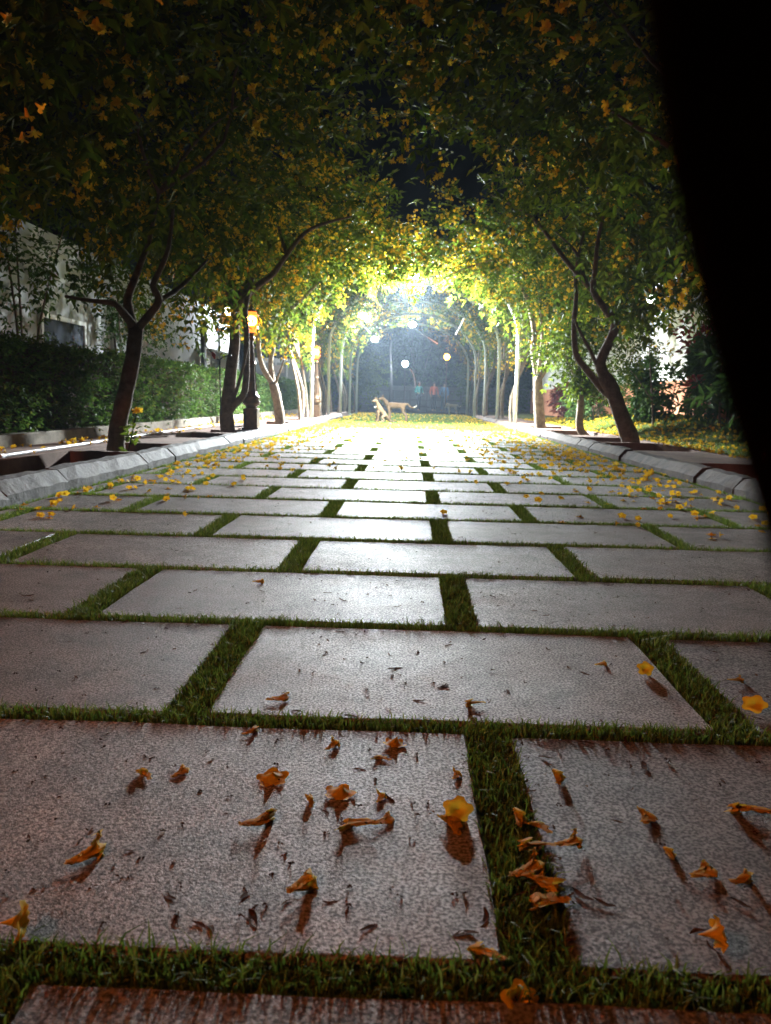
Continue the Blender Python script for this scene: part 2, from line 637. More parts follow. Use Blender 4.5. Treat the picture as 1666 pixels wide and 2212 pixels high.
kmesh = [kerb_mesh(0.771, i) for i in range(4)]
kmesh_r = [kerb_mesh(0.771, 10 + i) for i in range(4)]
for me in kmesh_r:
    me.materials[0] = M_KERBSHADE
for nm, kx, sg in (('kerb', KL, 1), ('kerb', KR, -1)):
    kb = bpy.data.objects.new(nm, None)
    C.objects.link(kb)
    tag(kb, kind='structure')
    for i in range(0, 30):
        y = 2.66 + 0.775 * i
        o = bpy.data.objects.new('kerb_stone', (kmesh if sg == 1 else kmesh_r)[random.randrange(4)])
        C.objects.link(o)
        o.parent = kb
        o.location = (kx + random.uniform(-.008, .008), y + 0.3875, random.uniform(-.008, .008))
        o.rotation_euler = (random.uniform(-.008, .008), random.uniform(-.04, .04), (0 if sg == 1 else pi) + random.uniform(-.012, .012))

# ------------------------------------------------------------------ verges with tree pits
VZ = 0.115


def verge(xa, xb, pits, y0, y1, pit_a, pit_b):
    """raised red concrete strip from xa to xb with rectangular tree pits between pit_a and pit_b"""
    b = MB()
    lo, hi = min(xa, xb), max(xa, xb)
    pl, ph = min(pit_a, pit_b), max(pit_a, pit_b)
    if lo < pl:
        b.box(lo, y0, -0.19, pl, y1, VZ)
    if ph < hi:
        b.box(ph, y0, -0.19, hi, y1, VZ)
    prev = y0
    for a, c in pits:
        b.box(pl + .001, prev, -0.19, ph - .001, a, VZ - 0.003)
        prev = c
    b.box(pl + .001, prev, -0.19, ph - .001, y1, VZ - 0.003)
    o = b.build('verge', M_VERGE)
    tag(o, kind='structure')
    s = MB()
    for a, c in pits:
        s.add([(pl, a, -0.1), (ph, a, -0.1), (ph, c, -0.1), (pl, c, -0.1)], [(0, 1, 2, 3)])
    tag(s.build('pit_soil', M_SOIL), kind='structure')


verge(KL - 0.158, -3.78, [(1.2, 4.4), (4.75, 6.95), (7.05, 8.3), (9.6, 10.9), (11.1, 12.0), (14.9, 16.7), (18.0, 19.2), (20.9, 22.0), (23.4, 24.6)], -1.5, 30, KL - 0.16, -3.12)
verge(KR + 0.158, 3.62, [(1.5, 4.2), (5.4, 7.4), (9.2, 11.0), (11.08, 12.6), (13.3, 15.4), (16.3, 17.8), (20.4, 21.6), (24.4, 25.6)], -1.5, 30, KR + 0.16, 3.5)

# grassy bank on the right
nx, ny = 26, 60
bx = np.linspace(3.62, 14, nx)
by = np.linspace(-3, 42, ny)
BX, BY = np.meshgrid(bx, by)


def bank_z(x, y):
    t = np.clip((x - 3.6) / 1.7, 0, 1)
    t = t * t * (3 - 2 * t)
    q = np.clip((y - 9) / 5, 0, 1) * np.clip((26 - y) / 8, 0, 1)
    return 0.06 + t * (0.08 + 0.30 * q) + 0.02 * np.sin(x * 5 + y * 3) * t


V = np.stack([BX, BY, bank_z(BX, BY)], 2).reshape(-1, 3)
Q = np.array([(j * nx + i, j * nx + i + 1, (j + 1) * nx + i + 1, (j + 1) * nx + i) for j in range(ny - 1) for i in range(nx - 1)])
tag(link('lawn', np_mesh('lawn', V, Q), M_TURFBASE, None, True), kind='structure')
n = 42000
lx, ly = 3.62 + rng.random(n) ** 1.3 * 4, rng.uniform(7, 27, n)
V, Q, rn = blades(lx, ly, bank_z(lx, ly) - 0.01, rng.uniform(0.03, 0.07, n), np.full(n, 0.010), 0.7)
tag(link('bank_grass', np_mesh('bank_grass', V, Q, rn), M_LAWN), 'sunken green lawn grass on the bank beside the right kerb'.replace('sunken ', ''), 'grass', kind='stuff')

# ground behind the hedge on the left
sheet_l = sheet('ground_paving', -40, -4.1, -5, 80, 0.02, M_LOWWALL)
tag(sheet_l, kind='structure')

# ------------------------------------------------------------------ foliage generators


def leaves_from(O, A, npair, leaf_len, leaf_w, droop=0.25, spread=0.9):
    """pinnate sprigs: O origins (n,3), A axis*length (n,3) -> leaf mesh arrays"""
    n = len(O)
    Al = np.linalg.norm(A, axis=1)
    d = norm(A)
    up = np.tile(np.array([0, 0, 1.0]), (n, 1)) + rng.normal(0, 0.35, (n, 3))
    Sd = norm(np.cross(d, up))
    U = np.cross(Sd, d)
    k = npair * 2 + 1
    t = np.concatenate([np.repeat(np.linspace(0.18, 0.95, npair), 2), [1.0]])
    sg = np.concatenate([np.tile([1.0, -1.0], npair), [0.0]])
    base = O[:, None, :] + A[:, None, :] * t[None, :, None]
    base[:, :, 2] -= droop * Al[:, None] * (t ** 2)[None, :]
    ld = d[:, None, :] * (0.55 + 0.5 * (sg == 0))[None, :, None] + Sd[:, None, :] * (sg * spread)[None, :, None] + U[:, None, :] * rng.normal(0.05, 0.3, (n, k, 1)) + rng.normal(0, 0.22, (n, k, 3))
    ld[:, :, 2] -= 0.35
    ld = norm(ld)
    L_ = leaf_len * rng.uniform(0.65, 1.2, (n, k, 1))
    nn = norm(U[:, None, :] + rng.normal(0, 0.45, (n, k, 3)))
    ws = norm(np.cross(ld, nn)) * leaf_w * rng.uniform(0.8, 1.2, (n, k, 1))
    nn = np.cross(ws, ld)
    nn = norm(nn)
    p0 = base
    p2 = base + ld * L_ - nn * L_ * 0.12
    m = base + ld * L_ * 0.42
    p1 = m + ws + nn * L_ * 0.07
    p3 = m - ws + nn * L_ * 0.07
    V = np.stack([p0, p1, p2, p3], 2).reshape(-1, 3)
    i = np.arange(n * k)[:, None] * 4
    T = np.concatenate([i + [0, 1, 2], i + [0, 2, 3]], 0)
    rs = np.clip(rng.normal(0.45, 0.22, (n, 1)) + rng.normal(0, 0.14, (n, k)), 0, 1)
    return V, T, np.repeat(rs.ravel(), 4)


def flower_template():
    v = []
    for i in range(5):
        a = 2 * pi * (i - 0.5) / 5
        v.append((0.004 * math.cos(a), 0.004 * math.sin(a), 0))
    for i in range(5):
        a = 2 * pi * (i - 0.5) / 5
        v.append((0.011 * math.cos(a), 0.011 * math.sin(a), 0.03))
    for i in range(5):
        a = 2 * pi * i / 5
        for da, r, z in ((-0.45, 0.026, 0.037), (0.0, 0.031, 0.033), (0.45, 0.026, 0.037)):
            v.append((r * math.cos(a + da), r * math.sin(a + da), z))
    f = []
    for i in range(5):
        j = (i + 1) % 5
        f += [(i, j, 5 + j), (i, 5 + j, 5 + i)]
        o = 10 + 3 * i
        f += [(5 + i, o + 1, o), (5 + i, 5 + j, o + 1), (5 + j, o + 2, o + 1)]
    return np.array(v), np.array(f)


FT_V, FT_F = flower_template()


def flowers_at(Pp, axis, scale):
    """trumpet flowers at Pp pointing along axis"""
    n = len(Pp)
    z = norm(axis)
    h = rng.normal(0, 1, (n, 3))
    x = norm(np.cross(h, z))
    y = np.cross(z, x)
    t = FT_V[None] * scale[:, None, None] * rng.uniform(0.85, 1.15, (n, len(FT_V), 1))
    V = Pp[:, None, :] + x[:, None, :] * t[:, :, 0:1] + y[:, None, :] * t[:, :, 1:2] + z[:, None, :] * t[:, :, 2:3]
    i = np.arange(n)[:, None, None] * len(FT_V)
    T = (FT_F[None] + i).reshape(-1, 3)
    return V.reshape(-1, 3), T, np.repeat(np.clip(rng.normal(0.5, 0.25, n), 0, 1), len(FT_V))


SB = []


def single_blossoms():
    if not SB:
        for i in range(6):
            v, t, rr = flowers_at(np.zeros((1, 3)), np.array([[0, 0, 1.0]]), np.array([1.0]))
            me = np_mesh('blossom', v, t, rr)
            me.materials.append(M_PETAL)
            SB.append(me)
    return SB


def crown_points(n, c, r, clear=None, clump=70, core=0.35):
    """sprig origins inside a lumpy ellipsoid: gathered round sub-centres so that gaps stay"""
    c, r = np.array(c), np.array(r)
    sub = []
    while len(sub) < clump:
        p = rng.uniform(-1, 1, 3)
        q = np.linalg.norm(p)
        if core < q < 1:
            sub.append(p)
    sub = np.array(sub)
    idx = rng.integers(0, clump, n)
    sz = rng.uniform(0.10, 0.30, clump)
    P_ = sub[idx] + rng.normal(0, 1, (n, 3)) * sz[idx][:, None]
    P_ = c + P_ * r
    if clear is not None:
        P_ = P_[clear(P_)]
    return P_


def tunnel_clear(half, spring, top, xc=0.08):
    def f(P_):
        x = np.abs(P_[:, 0] - xc)
        z = spring + (top - spring) * np.sqrt(np.clip(1 - (x / half) ** 2, 0, 1))
        return (x > half) | (P_[:, 2] > z)
    return f


def make_crown(root, base, n, c, r, clear, npair=4, leaf=(0.135, 0.024), fl=0.3, fsize=1.0, mat=None, clump=70, sprig=(0.22, 0.42), lowz=1.5, singles=0, extra=None):
    """foliage and blossoms of one tree, in coordinates relative to the tree's base"""
    base = np.array(base)
    P_ = crown_points(n, c, r, clear, clump)
    P_ = P_[P_[:, 2] > lowz]
    if extra is not None:
        P_ = np.concatenate([P_, np.array(extra)])
    cc = np.array(c)
    out = norm((P_ - cc) / np.array(r)) + rng.normal(0, 0.5, P_.shape)
    out[:, 2] -= 0.25
    A = norm(out) * rng.uniform(*sprig, len(P_))[:, None]
    V, T, rn = leaves_from(P_, A, npair, *leaf)
    fo = link('foliage', np_mesh('foliage', V - base, T, rn), mat or M_LEAF, root)
    fo['kind'] = 'stuff'
    if fl > 0:
        nf = int(len(P_) * fl * 0.6)
        tips = (P_ + A)[rng.permutation(len(P_))[:nf]]
        k = np.clip(rng.poisson(rng.choice([2, 6, 13], nf)), 1, 18)
        ids = np.repeat(np.arange(nf), k)
        off = rng.normal(0, 1, (len(ids), 3)) * (0.018 + 0.011 * np.sqrt(k[ids]))[:, None] * [1, 1, 1.3] * fsize
        fp = tips[ids] + off
        ax = norm(off) + np.array([0, -0.35, -0.35])
        if singles:
            tx_, ty_, tz_ = tips[:, 0], tips[:, 1], tips[:, 2]
            seen = (ty_ > 0.8) & (np.abs(tx_) < 0.52 * ty_) & (tz_ - EYE < 0.56 * ty_)
            order = np.argsort(ty_ + 100 * ~seen)
            chosen = order[:singles]
            fp = fp + np.isin(ids, chosen)[:, None] * np.array([0, -0.16, -0.10])
            sel = np.isin(ids, chosen)
            for q in np.nonzero(sel)[0]:
                o = bpy.data.objects.new('blossom', random.choice(single_blossoms()))
                C.objects.link(o)
                o.parent = root
                o.location = fp[q] - base
                o.rotation_euler = Vector(ax[q]).to_track_quat('Z', 'Y').to_euler()
                o.scale = [fsize * random.uniform(.85, 1.15)] * 3
            fp, ax = fp[~sel], ax[~sel]
        v, t, rr = flowers_at(fp, ax, rng.uniform(0.85, 1.15, len(fp)) * fsize)
        bo = link('blossoms', np_mesh('blossoms', v - base, t, rr), M_PETAL, root)
        bo['kind'] = 'stuff'
    return P_


def px_limb(pts, Y, dy=0.0):
    """a limb read off the picture at its tree's distance; dy leans it along the path"""
    n = len(pts)
    return [at(x, y, Y + dy * i / max(n - 1, 1)) for i, (x, y) in enumerate(pts)]


def limb(b, pts, r0, r1, n=8, sub=3):
    p = smooth_path(pts, sub)
    q = len(p)
    rr = [r0 + (r1 - r0) * i / (q - 1) for i in range(q)]
    rr = [x * (1 + 0.10 * mnoise.noise(Vector((i * 0.7, x * 40, r0 * 90)))) for i, x in enumerate(rr)]
    b.tube(p, rr, n)


def flare(b, p, r):
    b.tube([(p[0], p[1], p[2] - .02), (p[0], p[1], p[2] + .07), (p[0], p[1], p[2] + .2)], [r * 1.75, r * 1.3, r * .9], 10)


def limbs_into(b, start, targets, r0, base):
    for t in targets:
        s, e = np.array(start), np.array(t)
        mid1 = s + (e - s) * 0.35 + rng.normal(0, 0.12, 3) + [0, 0, 0.12]
        mid2 = s + (e - s) * 0.7 + rng.normal(0, 0.12, 3) + [0, 0, 0.1]
        limb(b, [s, mid1, mid2, e], r0, 0.008, 6)


def tree_root(name, x, y, z, label, cat='tree', group=None):
    return empty(name, (x, y, z), label, cat, group)


def trunk_obj(b, root, mat):
    v = np.array(b.v)
    lo = v[v[:, 2] < v[:, 2].min() + .01]
    c_ = lo.mean(0)
    flare(b, (c_[0], c_[1], c_[2]), max(np.abs(lo - c_)[:, :2].max(), .05))
    base = np.array(root.location)
    b.v = [tuple(np.array(v) - base) for v in b.v]
    return b.build('trunk', mat, root, True)


GTREE = 'flowering trees lining the path'
clearT = tunnel_clear(2.55, 1.75, 3.75)
clearF = tunnel_clear(2.4, 1.8, 3.35)

# --- L1: nearest trunk on the left
t1 = tree_root('flowering_tree', -2.83, 7.33, -0.1, 'dark forked trunk under yellow blossom, rising from the nearest pit beside the left kerb', 'tree', GTREE)
b = MB()
limb(b, [(-2.83, 7.33, -0.12)] + px_limb([(251, 968), (256, 918), (272, 846), (287, 775), (295, 705)], 7.33), 0.088, 0.068, 10)
limb(b, px_limb([(295, 712), (265, 674), (247, 656), (200, 650), (140, 640)], 7.33, -0.5), 0.045, 0.012)
limb(b, px_limb([(290, 716), (276, 656), (283, 624), (304, 570), (322, 520), (344, 416)], 7.33, 0.3), 0.05, 0.014)
limb(b, px_limb([(296, 712), (322, 681), (344, 649), (331, 617), (347, 581), (365, 531), (374, 452)], 7.33, -0.3), 0.045, 0.014)
limb(b, px_limb([(344, 649), (390, 620), (450, 560)], 7.33, 0.6), 0.03, 0.01)
limbs_into(b, at(344, 416, 7.6), [(-1.6, 8.2, 3.7), (-2.6, 6.2, 3.6), (-0.9, 6.9, 4.1)], 0.02, None)
trunk_obj(b, t1, M_BARK)
make_crown(t1, (-2.83, 7.33, -0.1), 1900, (-2.2, 7.2, 3.35), (2.5, 2.4, 1.6), tunnel_clear(2.5, 1.75, 3.9), fl=0.3, singles=40, lowz=1.65, clump=60)

# --- L2
t2 = tree_root('flowering_tree', -2.76, 11.63, -0.1, 'leaning multi-stemmed tree immediately left of the tall lamp post', 'tree', GTREE)
b = MB()
Y = 11.63
limb(b, [(-2.76, 11.63, -0.12)] + px_limb([(492, 927), (489, 890), (495, 846), (501, 787), (507, 743), (507, 699), (512, 660), (540, 605)], Y), 0.12, 0.055, 10)
limb(b, px_limb([(492, 893), (511, 869), (526, 853), (532, 816), (533, 772), (533, 714), (530, 670), (545, 600)], Y, -0.25), 0.06, 0.035)
limb(b, px_limb([(503, 868), (517, 824), (527, 787), (536, 740)], Y, -0.4), 0.03, 0.018)
limb(b, px_limb([(512, 660), (560, 615), (590, 592), (620, 550), (660, 502), (710, 480), (760, 468)], Y, -0.6), 0.055, 0.014)
limb(b, px_limb([(510, 675), (480, 600), (455, 520), (440, 440)], Y, 0.4), 0.045, 0.012)
limb(b, px_limb([(620, 550), (600, 480), (610, 420)], Y, 0.4), 0.03, 0.01)
trunk_obj(b, t2, M_BARK)
make_crown(t2, (-2.76, 11.63, -0.1), 1700, (-2.35, 11.4, 3.2), (2.2, 2.3, 1.5), clearT, fl=0.62, lowz=1.65)

# --- L3
t3 = tree_root('flowering_tree', -2.73, 16.0, -0.1, 'pale Y-shaped trunk standing just right of the tall lamp post', 'tree', GTREE)
b = MB()
Y = 16.0
limb(b, [(-2.73, 16.0, -0.12)] + px_limb([(605, 911), (600, 868), (590, 828)], Y), 0.115, 0.09, 10)
limb(b, px_limb([(591, 832), (571, 800), (561, 770), (558, 733), (561, 702), (571, 667), (590, 610)], Y, -0.4), 0.062, 0.03)
limb(b, px_limb([(590, 830), (588, 811), (585, 780), (592, 741), (600, 708), (614, 681), (645, 653), (690, 610)], Y, 0.4), 0.062, 0.03)
limb(b, px_limb([(593, 830), (598, 821), (606, 800), (614, 776)], Y, -0.2), 0.035, 0.015)
trunk_obj(b, t3, M_BARKP)
make_crown(t3, (-2.73, 16.0, -0.1), 1700, (-2.1, 15.8, 3.2), (2.4, 2.3, 1.5), clearF, fl=0.62, lowz=1.75)

# --- R1
t4 = tree_root('flowering_tree', 3.25, 11.35, -0.1, 'dark leaning trunk forking low beside the right kerb', 'tree', GTREE)
b = MB()
Y = 11.35
limb(b, [(3.3, 11.35, -0.12)] + px_limb([(1362, 950), (1343, 900), (1324, 847), (1305, 812)], Y), 0.14, 0.1, 10)
limb(b, px_limb([(1307, 815), (1297, 782), (1320, 732), (1328, 698), (1305, 664), (1282, 629), (1286, 583), (1293, 511), (1315, 430)], Y, -0.5), 0.085, 0.016)
limb(b, px_limb([(1330, 862), (1308, 847), (1263, 793), (1244, 763), (1240, 702), (1245, 641), (1244, 583), (1262, 500)], Y, 0.4), 0.062, 0.018)
limb(b, px_limb([(1302, 812), (1290, 790), (1274, 755), (1252, 715), (1242, 690)], Y, -0.2), 0.035, 0.016)
limb(b, px_limb([(1282, 629), (1262, 600), (1244, 545), (1200, 500)], Y, 0.5), 0.04, 0.012)
limb(b, px_limb([(1282, 629), (1220, 560), (1150, 470), (1060, 420)], Y, 0.9), 0.045, 0.012)
trunk_obj(b, t4, M_BARK)
make_crown(t4, (3.25, 11.35, -0.1), 1900, (2.5, 11.0, 3.3), (2.4, 2.5, 1.65), clearT, fl=0.2, lowz=1.95)

# --- R2, with one long bough hanging out over the path near the brightest floodlight
shade_sprigs = []
LA = at(895, 597, 19.2)
for _ in range(9):
    tx, ty = random.uniform(0.35, 2.75), random.uniform(4.4, 6.7)
    if random.random() < .35:
        tx, ty = random.uniform(1.9, 3.4), random.uniform(2.0, 8.0)
    yy = random.uniform(16.6, 18.5)
    k = (19.2 - yy) / (19.2 - ty)
    shade_sprigs.append(LA + (np.array([tx, ty, 0.05]) - LA) * k)  # added sprigs lie on the floodlight's rays to shade the right slabs
t5 = tree_root('flowering_tree', 2.88, 17.07, -0.1, 'stout trunk splitting into upright limbs in front of the terracotta wall', 'tree', GTREE)
b = MB()
Y = 17.07
limb(b, [(2.9, 17.07, -0.12)] + px_limb([(1167, 919), (1163, 862), (1162, 812)], Y), 0.135, 0.1, 10)
limb(b, px_limb([(1162, 820), (1152, 755), (1154, 717), (1140, 650), (1110, 590)], Y, 0.3), 0.075, 0.03)
limb(b, px_limb([(1162, 815), (1169, 770), (1172, 720), (1165, 640)], Y, -0.5), 0.06, 0.025)
limb(b, px_limb([(1164, 818), (1182, 789), (1192, 763), (1186, 740), (1200, 660)], Y, 0.2), 0.075, 0.03)
limb(b, [at(1110, 590, 17.3), (1.8, 16.4, 3.55), (1.0, 15.8, 3.25), (0.5, 15.5, 2.95)], 0.03, 0.008)
trunk_obj(b, t5, M_BARKP)
make_crown(t5, (2.88, 17.07, -0.1), 1800, (2.2, 16.8, 3.25), (2.5, 2.5, 1.55), clearF, fl=0.62, lowz=2.05, extra=shade_sprigs)

# --- R3 small tree on the bank
t6 = tree_root('young_tree', 3.55, 14.83, 0.05, 'slim straight trunk with a leafy head on the flower-strewn bank', 'tree')
b = MB()
limb(b, [(3.55, 14.83, -0.1)] + px_limb([(1253, 927), (1255, 869), (1251, 824), (1249, 770)], 14.83), 0.085, 0.05, 8)
limb(b, px_limb([(1252, 850), (1264, 810), (1282, 770)], 14.83, 0.3), 0.03, 0.012)
limb(b, px_limb([(1251, 830), (1235, 800), (1220, 760)], 14.83, -0.3), 0.03, 0.012)
trunk_obj(b, t6, M_BARKP)
make_crown(t6, (3.55, 14.83, 0.05), 620, (3.5, 14.9, 1.75), (0.85, 0.9, 0.65), None, fl=0.03, lowz=0.85, clump=24, leaf=(0.10, 0.02))

# --- trees whose trunks stand just outside the picture
for nm, x, y, cx, lab, nn, sing in (('flowering_tree', -2.9, 3.0, -2.35, 'dark overhanging boughs with orange lit blossom at upper left', 2300, 45),
                                    ('flowering_tree', 3.3, 5.6, 2.8, 'dark overhanging boughs with few lit blossoms, nearest canopy at upper right', 2300, 40)):
    rt = tree_root(nm, x, y, -0.1, lab, 'tree', GTREE)
    b = MB()
    limb(b, [(x, y, -0.12), (x + 0.05, y, 0.8), (x * 0.97, y + .1, 1.7)], 0.09, 0.065, 10)
    s = (x * 0.97, y + .1, 1.7)
    limbs_into(b, s, [(cx * 0.5, y + 0.8, 3.7), (cx * 0.8, y - 0.6, 3.6), (cx * 1.2, y + 1.0, 3.5), (cx * 0.6, y + 1.8, 3.3), (cx * 1.0, y + 0.2, 4.0)], 0.05, None)
    trunk_obj(b, rt, M_BARK)
    make_crown(rt, (x, y, -0.1), nn, (cx * 0.66, y + 0.9, 3.35), (2.7, 2.6, 1.35), tunnel_clear(2.4, 1.9, 3.3), fl=0.36, singles=sing, fsize=1.25, lowz=1.8, clump=52)

# --- trees further along: three kinds, copied
protos = []
for k, sgn in enumerate((-1, 1, -1)):
    rt = tree_root('flowering_tree', sgn * 2.85, 0, -0.1, None, 'tree', GTREE)
    b = MB()
    x0 = sgn * 2.85
    for q in range(2 + k % 2):
        xo = x0 + random.uniform(-.12, .12)
        yo = random.uniform(-.15, .15)
        topx = x0 + sgn * random.uniform(-0.05, 0.35)
        limb(b, [(xo, yo, -0.12), (xo + random.uniform(-.1, .1), yo, 0.8), (topx, yo + random.uniform(-.4, .4), 2.0), (topx - sgn * 0.1, yo + random.uniform(-.7, .7), 3.1), (topx - sgn * 0.7, yo + random.uniform(-.9, .9), 4.3)], random.uniform(.045, .065), 0.015, 8)
    limbs_into(b, (x0, 0, 1.6), [(x0 + sgn * .6, .8, 3.4), (x0 + sgn * .2, -.9, 3.6), (x0, 1.0, 3.7)], 0.035, None)
    trunk_obj(b, rt, M_BARKP)
    make_crown(rt, (x0, 0, -0.1), 1400, (sgn * 2.3, 0, 3.5), (2.1, 2.3, 1.4), tunnel_clear(2.7, 2.15, 4.05), leaf=(0.14, 0.028), fl=0.5, fsize=1.15, lowz=1.6)
    protos.append(rt)


def dup(root, loc, rz=0.0, label=None):
    r = root.copy()
    C.objects.link(r)
    r.location = loc
    r.rotation_euler = (0, 0, rz)
    if label:
        r['label'] = label
    for ch in list(root.children):
        c = ch.copy()
        C.objects.link(c)
        c.parent = r
        for g_ in ch.children:
            d = g_.copy()
            C.objects.link(d)
            d.parent = c
    return r


far_spots = [
    (0, -2.75, 19.0, 'slender twin-stemmed tree on the left just before the first pipe arch'),
    (2, -2.7, 21.2, 'slender tree hugging the second warm lamp post on the left'),
    (0, -2.8, 24.5, 'slender tree on the left between the second and third pipe arches'),
    (2, -2.8, 28.5, 'pale slanting stems on the left under the round flood lamp'),
    (0, -2.85, 33, 'thin tree on the left between the two furthest arches'),
    (1, 2.85, 21.2, 'slender tree on the right between the first and second arches'),
    (1, 2.9, 24.6, 'slender tree on the right beside the red leaved shrub'),
    (1, 2.85, 29, 'thin bright tree on the right by the third arch leg'),
    (1, 2.9, 34, 'thin tree on the right beside the last arch leg'),
    (2, -2.9, 37.5, 'dim tree on the left just past the last arch'),
    (1, 2.95, 38, 'dim tree on the right just past the last arch')]
used = set()
for k, x, y, lab in far_spots:
    if k in used:
        dup(protos[k], (x, y, -0.1), random.uniform(-.15, .15), lab)
    else:
        used.add(k)
        protos[k].location = (x, y, -0.1)
        protos[k]['label'] = lab

# ------------------------------------------------------------------ hedge on the left with its low kerb
lw = MB()
lw.box(-4.05, 0.0, -0.19, -3.78, 33, 0.235)
tag(bevel(lw.build('low_wall', M_LOWWALL), 0.012), 'low weathered concrete edging along the foot of the hedge', 'wall')
hd = empty('hedge', (-4.5, 8, 0.0), 'long clipped green hedge behind the left tree row', 'hedge')
hz = 1.17
hb = MB()
nyh = 70
for i in range(nyh + 1):
    y = 1 + 32 * i / nyh
    w = 0.03 * mnoise.noise(Vector((y * 2, 0, 0)))
    hb.v += [(-3.98 + w + 4.5, y - 8, 0.1), (-3.93 + w + 4.5, y - 8, hz - 0.16), (-4.05 + w + 4.5, y - 8, hz - 0.07 + w), (-4.75 + 4.5, y - 8, hz - 0.07 + w), (-4.85 + 4.5, y - 8, 0.1)]
for i in range(nyh):
    for k in range(4):
        hb.f.append((i * 5 + k, i * 5 + k + 1, i * 5 + 6 + k, i * 5 + 5 + k))
hb.build('blocking_core', M_SOIL, hd)  # dark solid core added inside the leaves to block light
n = 14000
yy = 1.5 + rng.random(n) ** 1.25 * 31
face = rng.random(n) < 0.72
px = np.where(face, -3.93 + rng.normal(0, 0.035, n), -3.93 - rng.random(n) * 0.9)
pzz = np.where(face, 0.2 + rng.random(n) * (hz - 0.25), hz - 0.07 + rng.normal(0, 0.03, n))
O = np.stack([px, yy, pzz], 1)
A = np.where(face[:, None], np.array([0.7, 0, 0.35]), np.array([0.1, 0, 0.9])) + rng.normal(0, 0.55, (n, 3))
A = norm(A) * rng.uniform(0.06, 0.13, n)[:, None]
V, T, rn = leaves_from(O, A, 3, 0.055, 0.012, 0.05)
o = link('foliage', np_mesh('foliage', V - np.array([-4.5, 8, 0]), T, rn), M_HEDGE, hd)
o['kind'] = 'stuff'

# white irrigation pipe lying along the verge
b = MB()
pp = [gp(-260, 1045, VZ + 0.02), gp(0, 985, VZ + 0.02), gp(165, 961, VZ + 0.02), gp(240, 950, VZ + 0.02), gp(330, 936, VZ + 0.02), gp(420, 924, VZ + 0.02), gp(480, 917, VZ + 0.02)]
pp = [(min(p[0], -3.16), p[1], VZ + 0.018) for p in pp]
b.tube(smooth_path(pp, 4), 0.0165, 10)
wp = b.build('irrigation_pipe', M_PVC, None, True)
tag(wp, 'long white plastic pipe lying on the ground along the hedge', 'pipe')
for i in (1, 3, 4, 5):
    b = MB()
    p = np.array(pp[i])
    d = norm(np.array(pp[i + 1]) - p)
    b.tube([p - d * 0.05, p + d * 0.05], 0.0205, 10)
    b.build('coupling', M_PVC, wp, True)

# ------------------------------------------------------------------ lamps


def lamp_post(name, x, y, z, height, glass_mat, label, mat, slim=False, group=None, r=0.085):
    root = empty(name, (x, y, z), label, 'lamp post', group)
    h = height - z
    gz = h - 0.02      # glass centre
    if slim:
        b = MB()
        b.lathe([(0.07, 0), (0.07, 0.12), (0.035, 0.16), (0.03, gz - 0.2), (0.045, gz - 0.16), (0.03, gz - 0.1)], 12)
        b.build('pole', mat, root, True)
    else:
        b = MB()
        b.box(-0.112, -0.112, 0, 0.112, 0.112, 0.34)
        bevel(b.build('pedestal', mat, root), 0.008)
        b = MB()
        b.box(-0.135, -0.135, 0, 0.135, 0.135, 0.035)
        b.build('foot', mat, root)
        b = MB()
        b.lathe([(0.085, 0.34), (0.09, 0.37), (0.135, 0.40), (0.145, 0.44), (0.12, 0.475), (0.135, 0.5), (0.13, 0.53), (0.10, 0.55), (0.095, 0.6)], 18)
        b.build('collar', mat, root, True)
        b = MB()
        b.lathe([(0.092, 0.6), (0.075, 0.8), (0.066, 1.02)], 20, flute=0.12)
        b.lathe([(0.062, 1.09), (0.05, 1.3), (0.04, gz - 0.3)], 20, flute=0.12)
        b.build('fluted_shaft', mat, root)
        b = MB()
        b.lathe([(0.066, 1.02), (0.078, 1.03), (0.078, 1.05), (0.068, 1.055), (0.074, 1.07), (0.062, 1.09)], 18)
        b.build('ring', mat, root, True)
        b = MB()
        b.lathe([(0.04, gz - 0.3), (0.06, gz - 0.29), (0.06, gz - 0.26), (0.036, gz - 0.24), (0.036, gz - 0.2), (0.07, gz - 0.15), (0.075, gz - 0.11)], 16)
        b.build('neck', mat, root, True)
        b = MB()
        for k in range(4):
            a = pi / 4 + k * pi / 2
            ca, sa = math.cos(a), math.sin(a)
            b.tube([(0.07 * ca, 0.07 * sa, gz - 0.13), (0.125 * ca, 0.125 * sa, gz), (0.07 * ca, 0.07 * sa, gz + 0.11)], 0.006, 6)
        b.build('cage', mat, root)
        b = MB()
        b.lathe([(0.09, gz + 0.142), (0.085, gz + 0.15), (0.03, gz + 0.19), (0.012, gz + 0.21), (0.014, gz + 0.24), (0.003, gz + 0.26)], 14)
        b.build('cap', mat, root, True)
    if not slim:  # orange lantern pieces made to glow, imitating the lamp's halo
        b = MB()
        b.lathe([(0.055, gz - 0.18), (0.115, gz - 0.085), (0.1, gz - 0.075)], 14)
        b.build('amber_halo_glass', M_HALO, root, True)
        b = MB()
        b.lathe([(0.1, gz + 0.075), (0.118, gz + 0.085), (0.08, gz + 0.14)], 14)
        b.build('amber_halo_glass', M_HALO, root, True)
        r = 0.09
    b = MB()
    b.ball((0, 0, gz), r, 14, 10, (0.95, 0.95, 1.0))
    b.build('lamp_glass', glass_mat, root, True)
    return root


GLAMP = 'ornate lamp posts with warm lamps'
lamp_post('lamp_post', -2.54, 12.3, VZ, 1.84, M_WARMGLASS, 'tall fluted bronze lamp post with a lit warm lantern, nearest of the lamp posts', M_IRON, group=GLAMP)
lamp_post('lamp_post', -2.52, 20.6, VZ, 1.86, M_WARMGLASS, 'lit warm lamp post far along the left, half hidden behind tree stems', M_IRON, group=GLAMP)
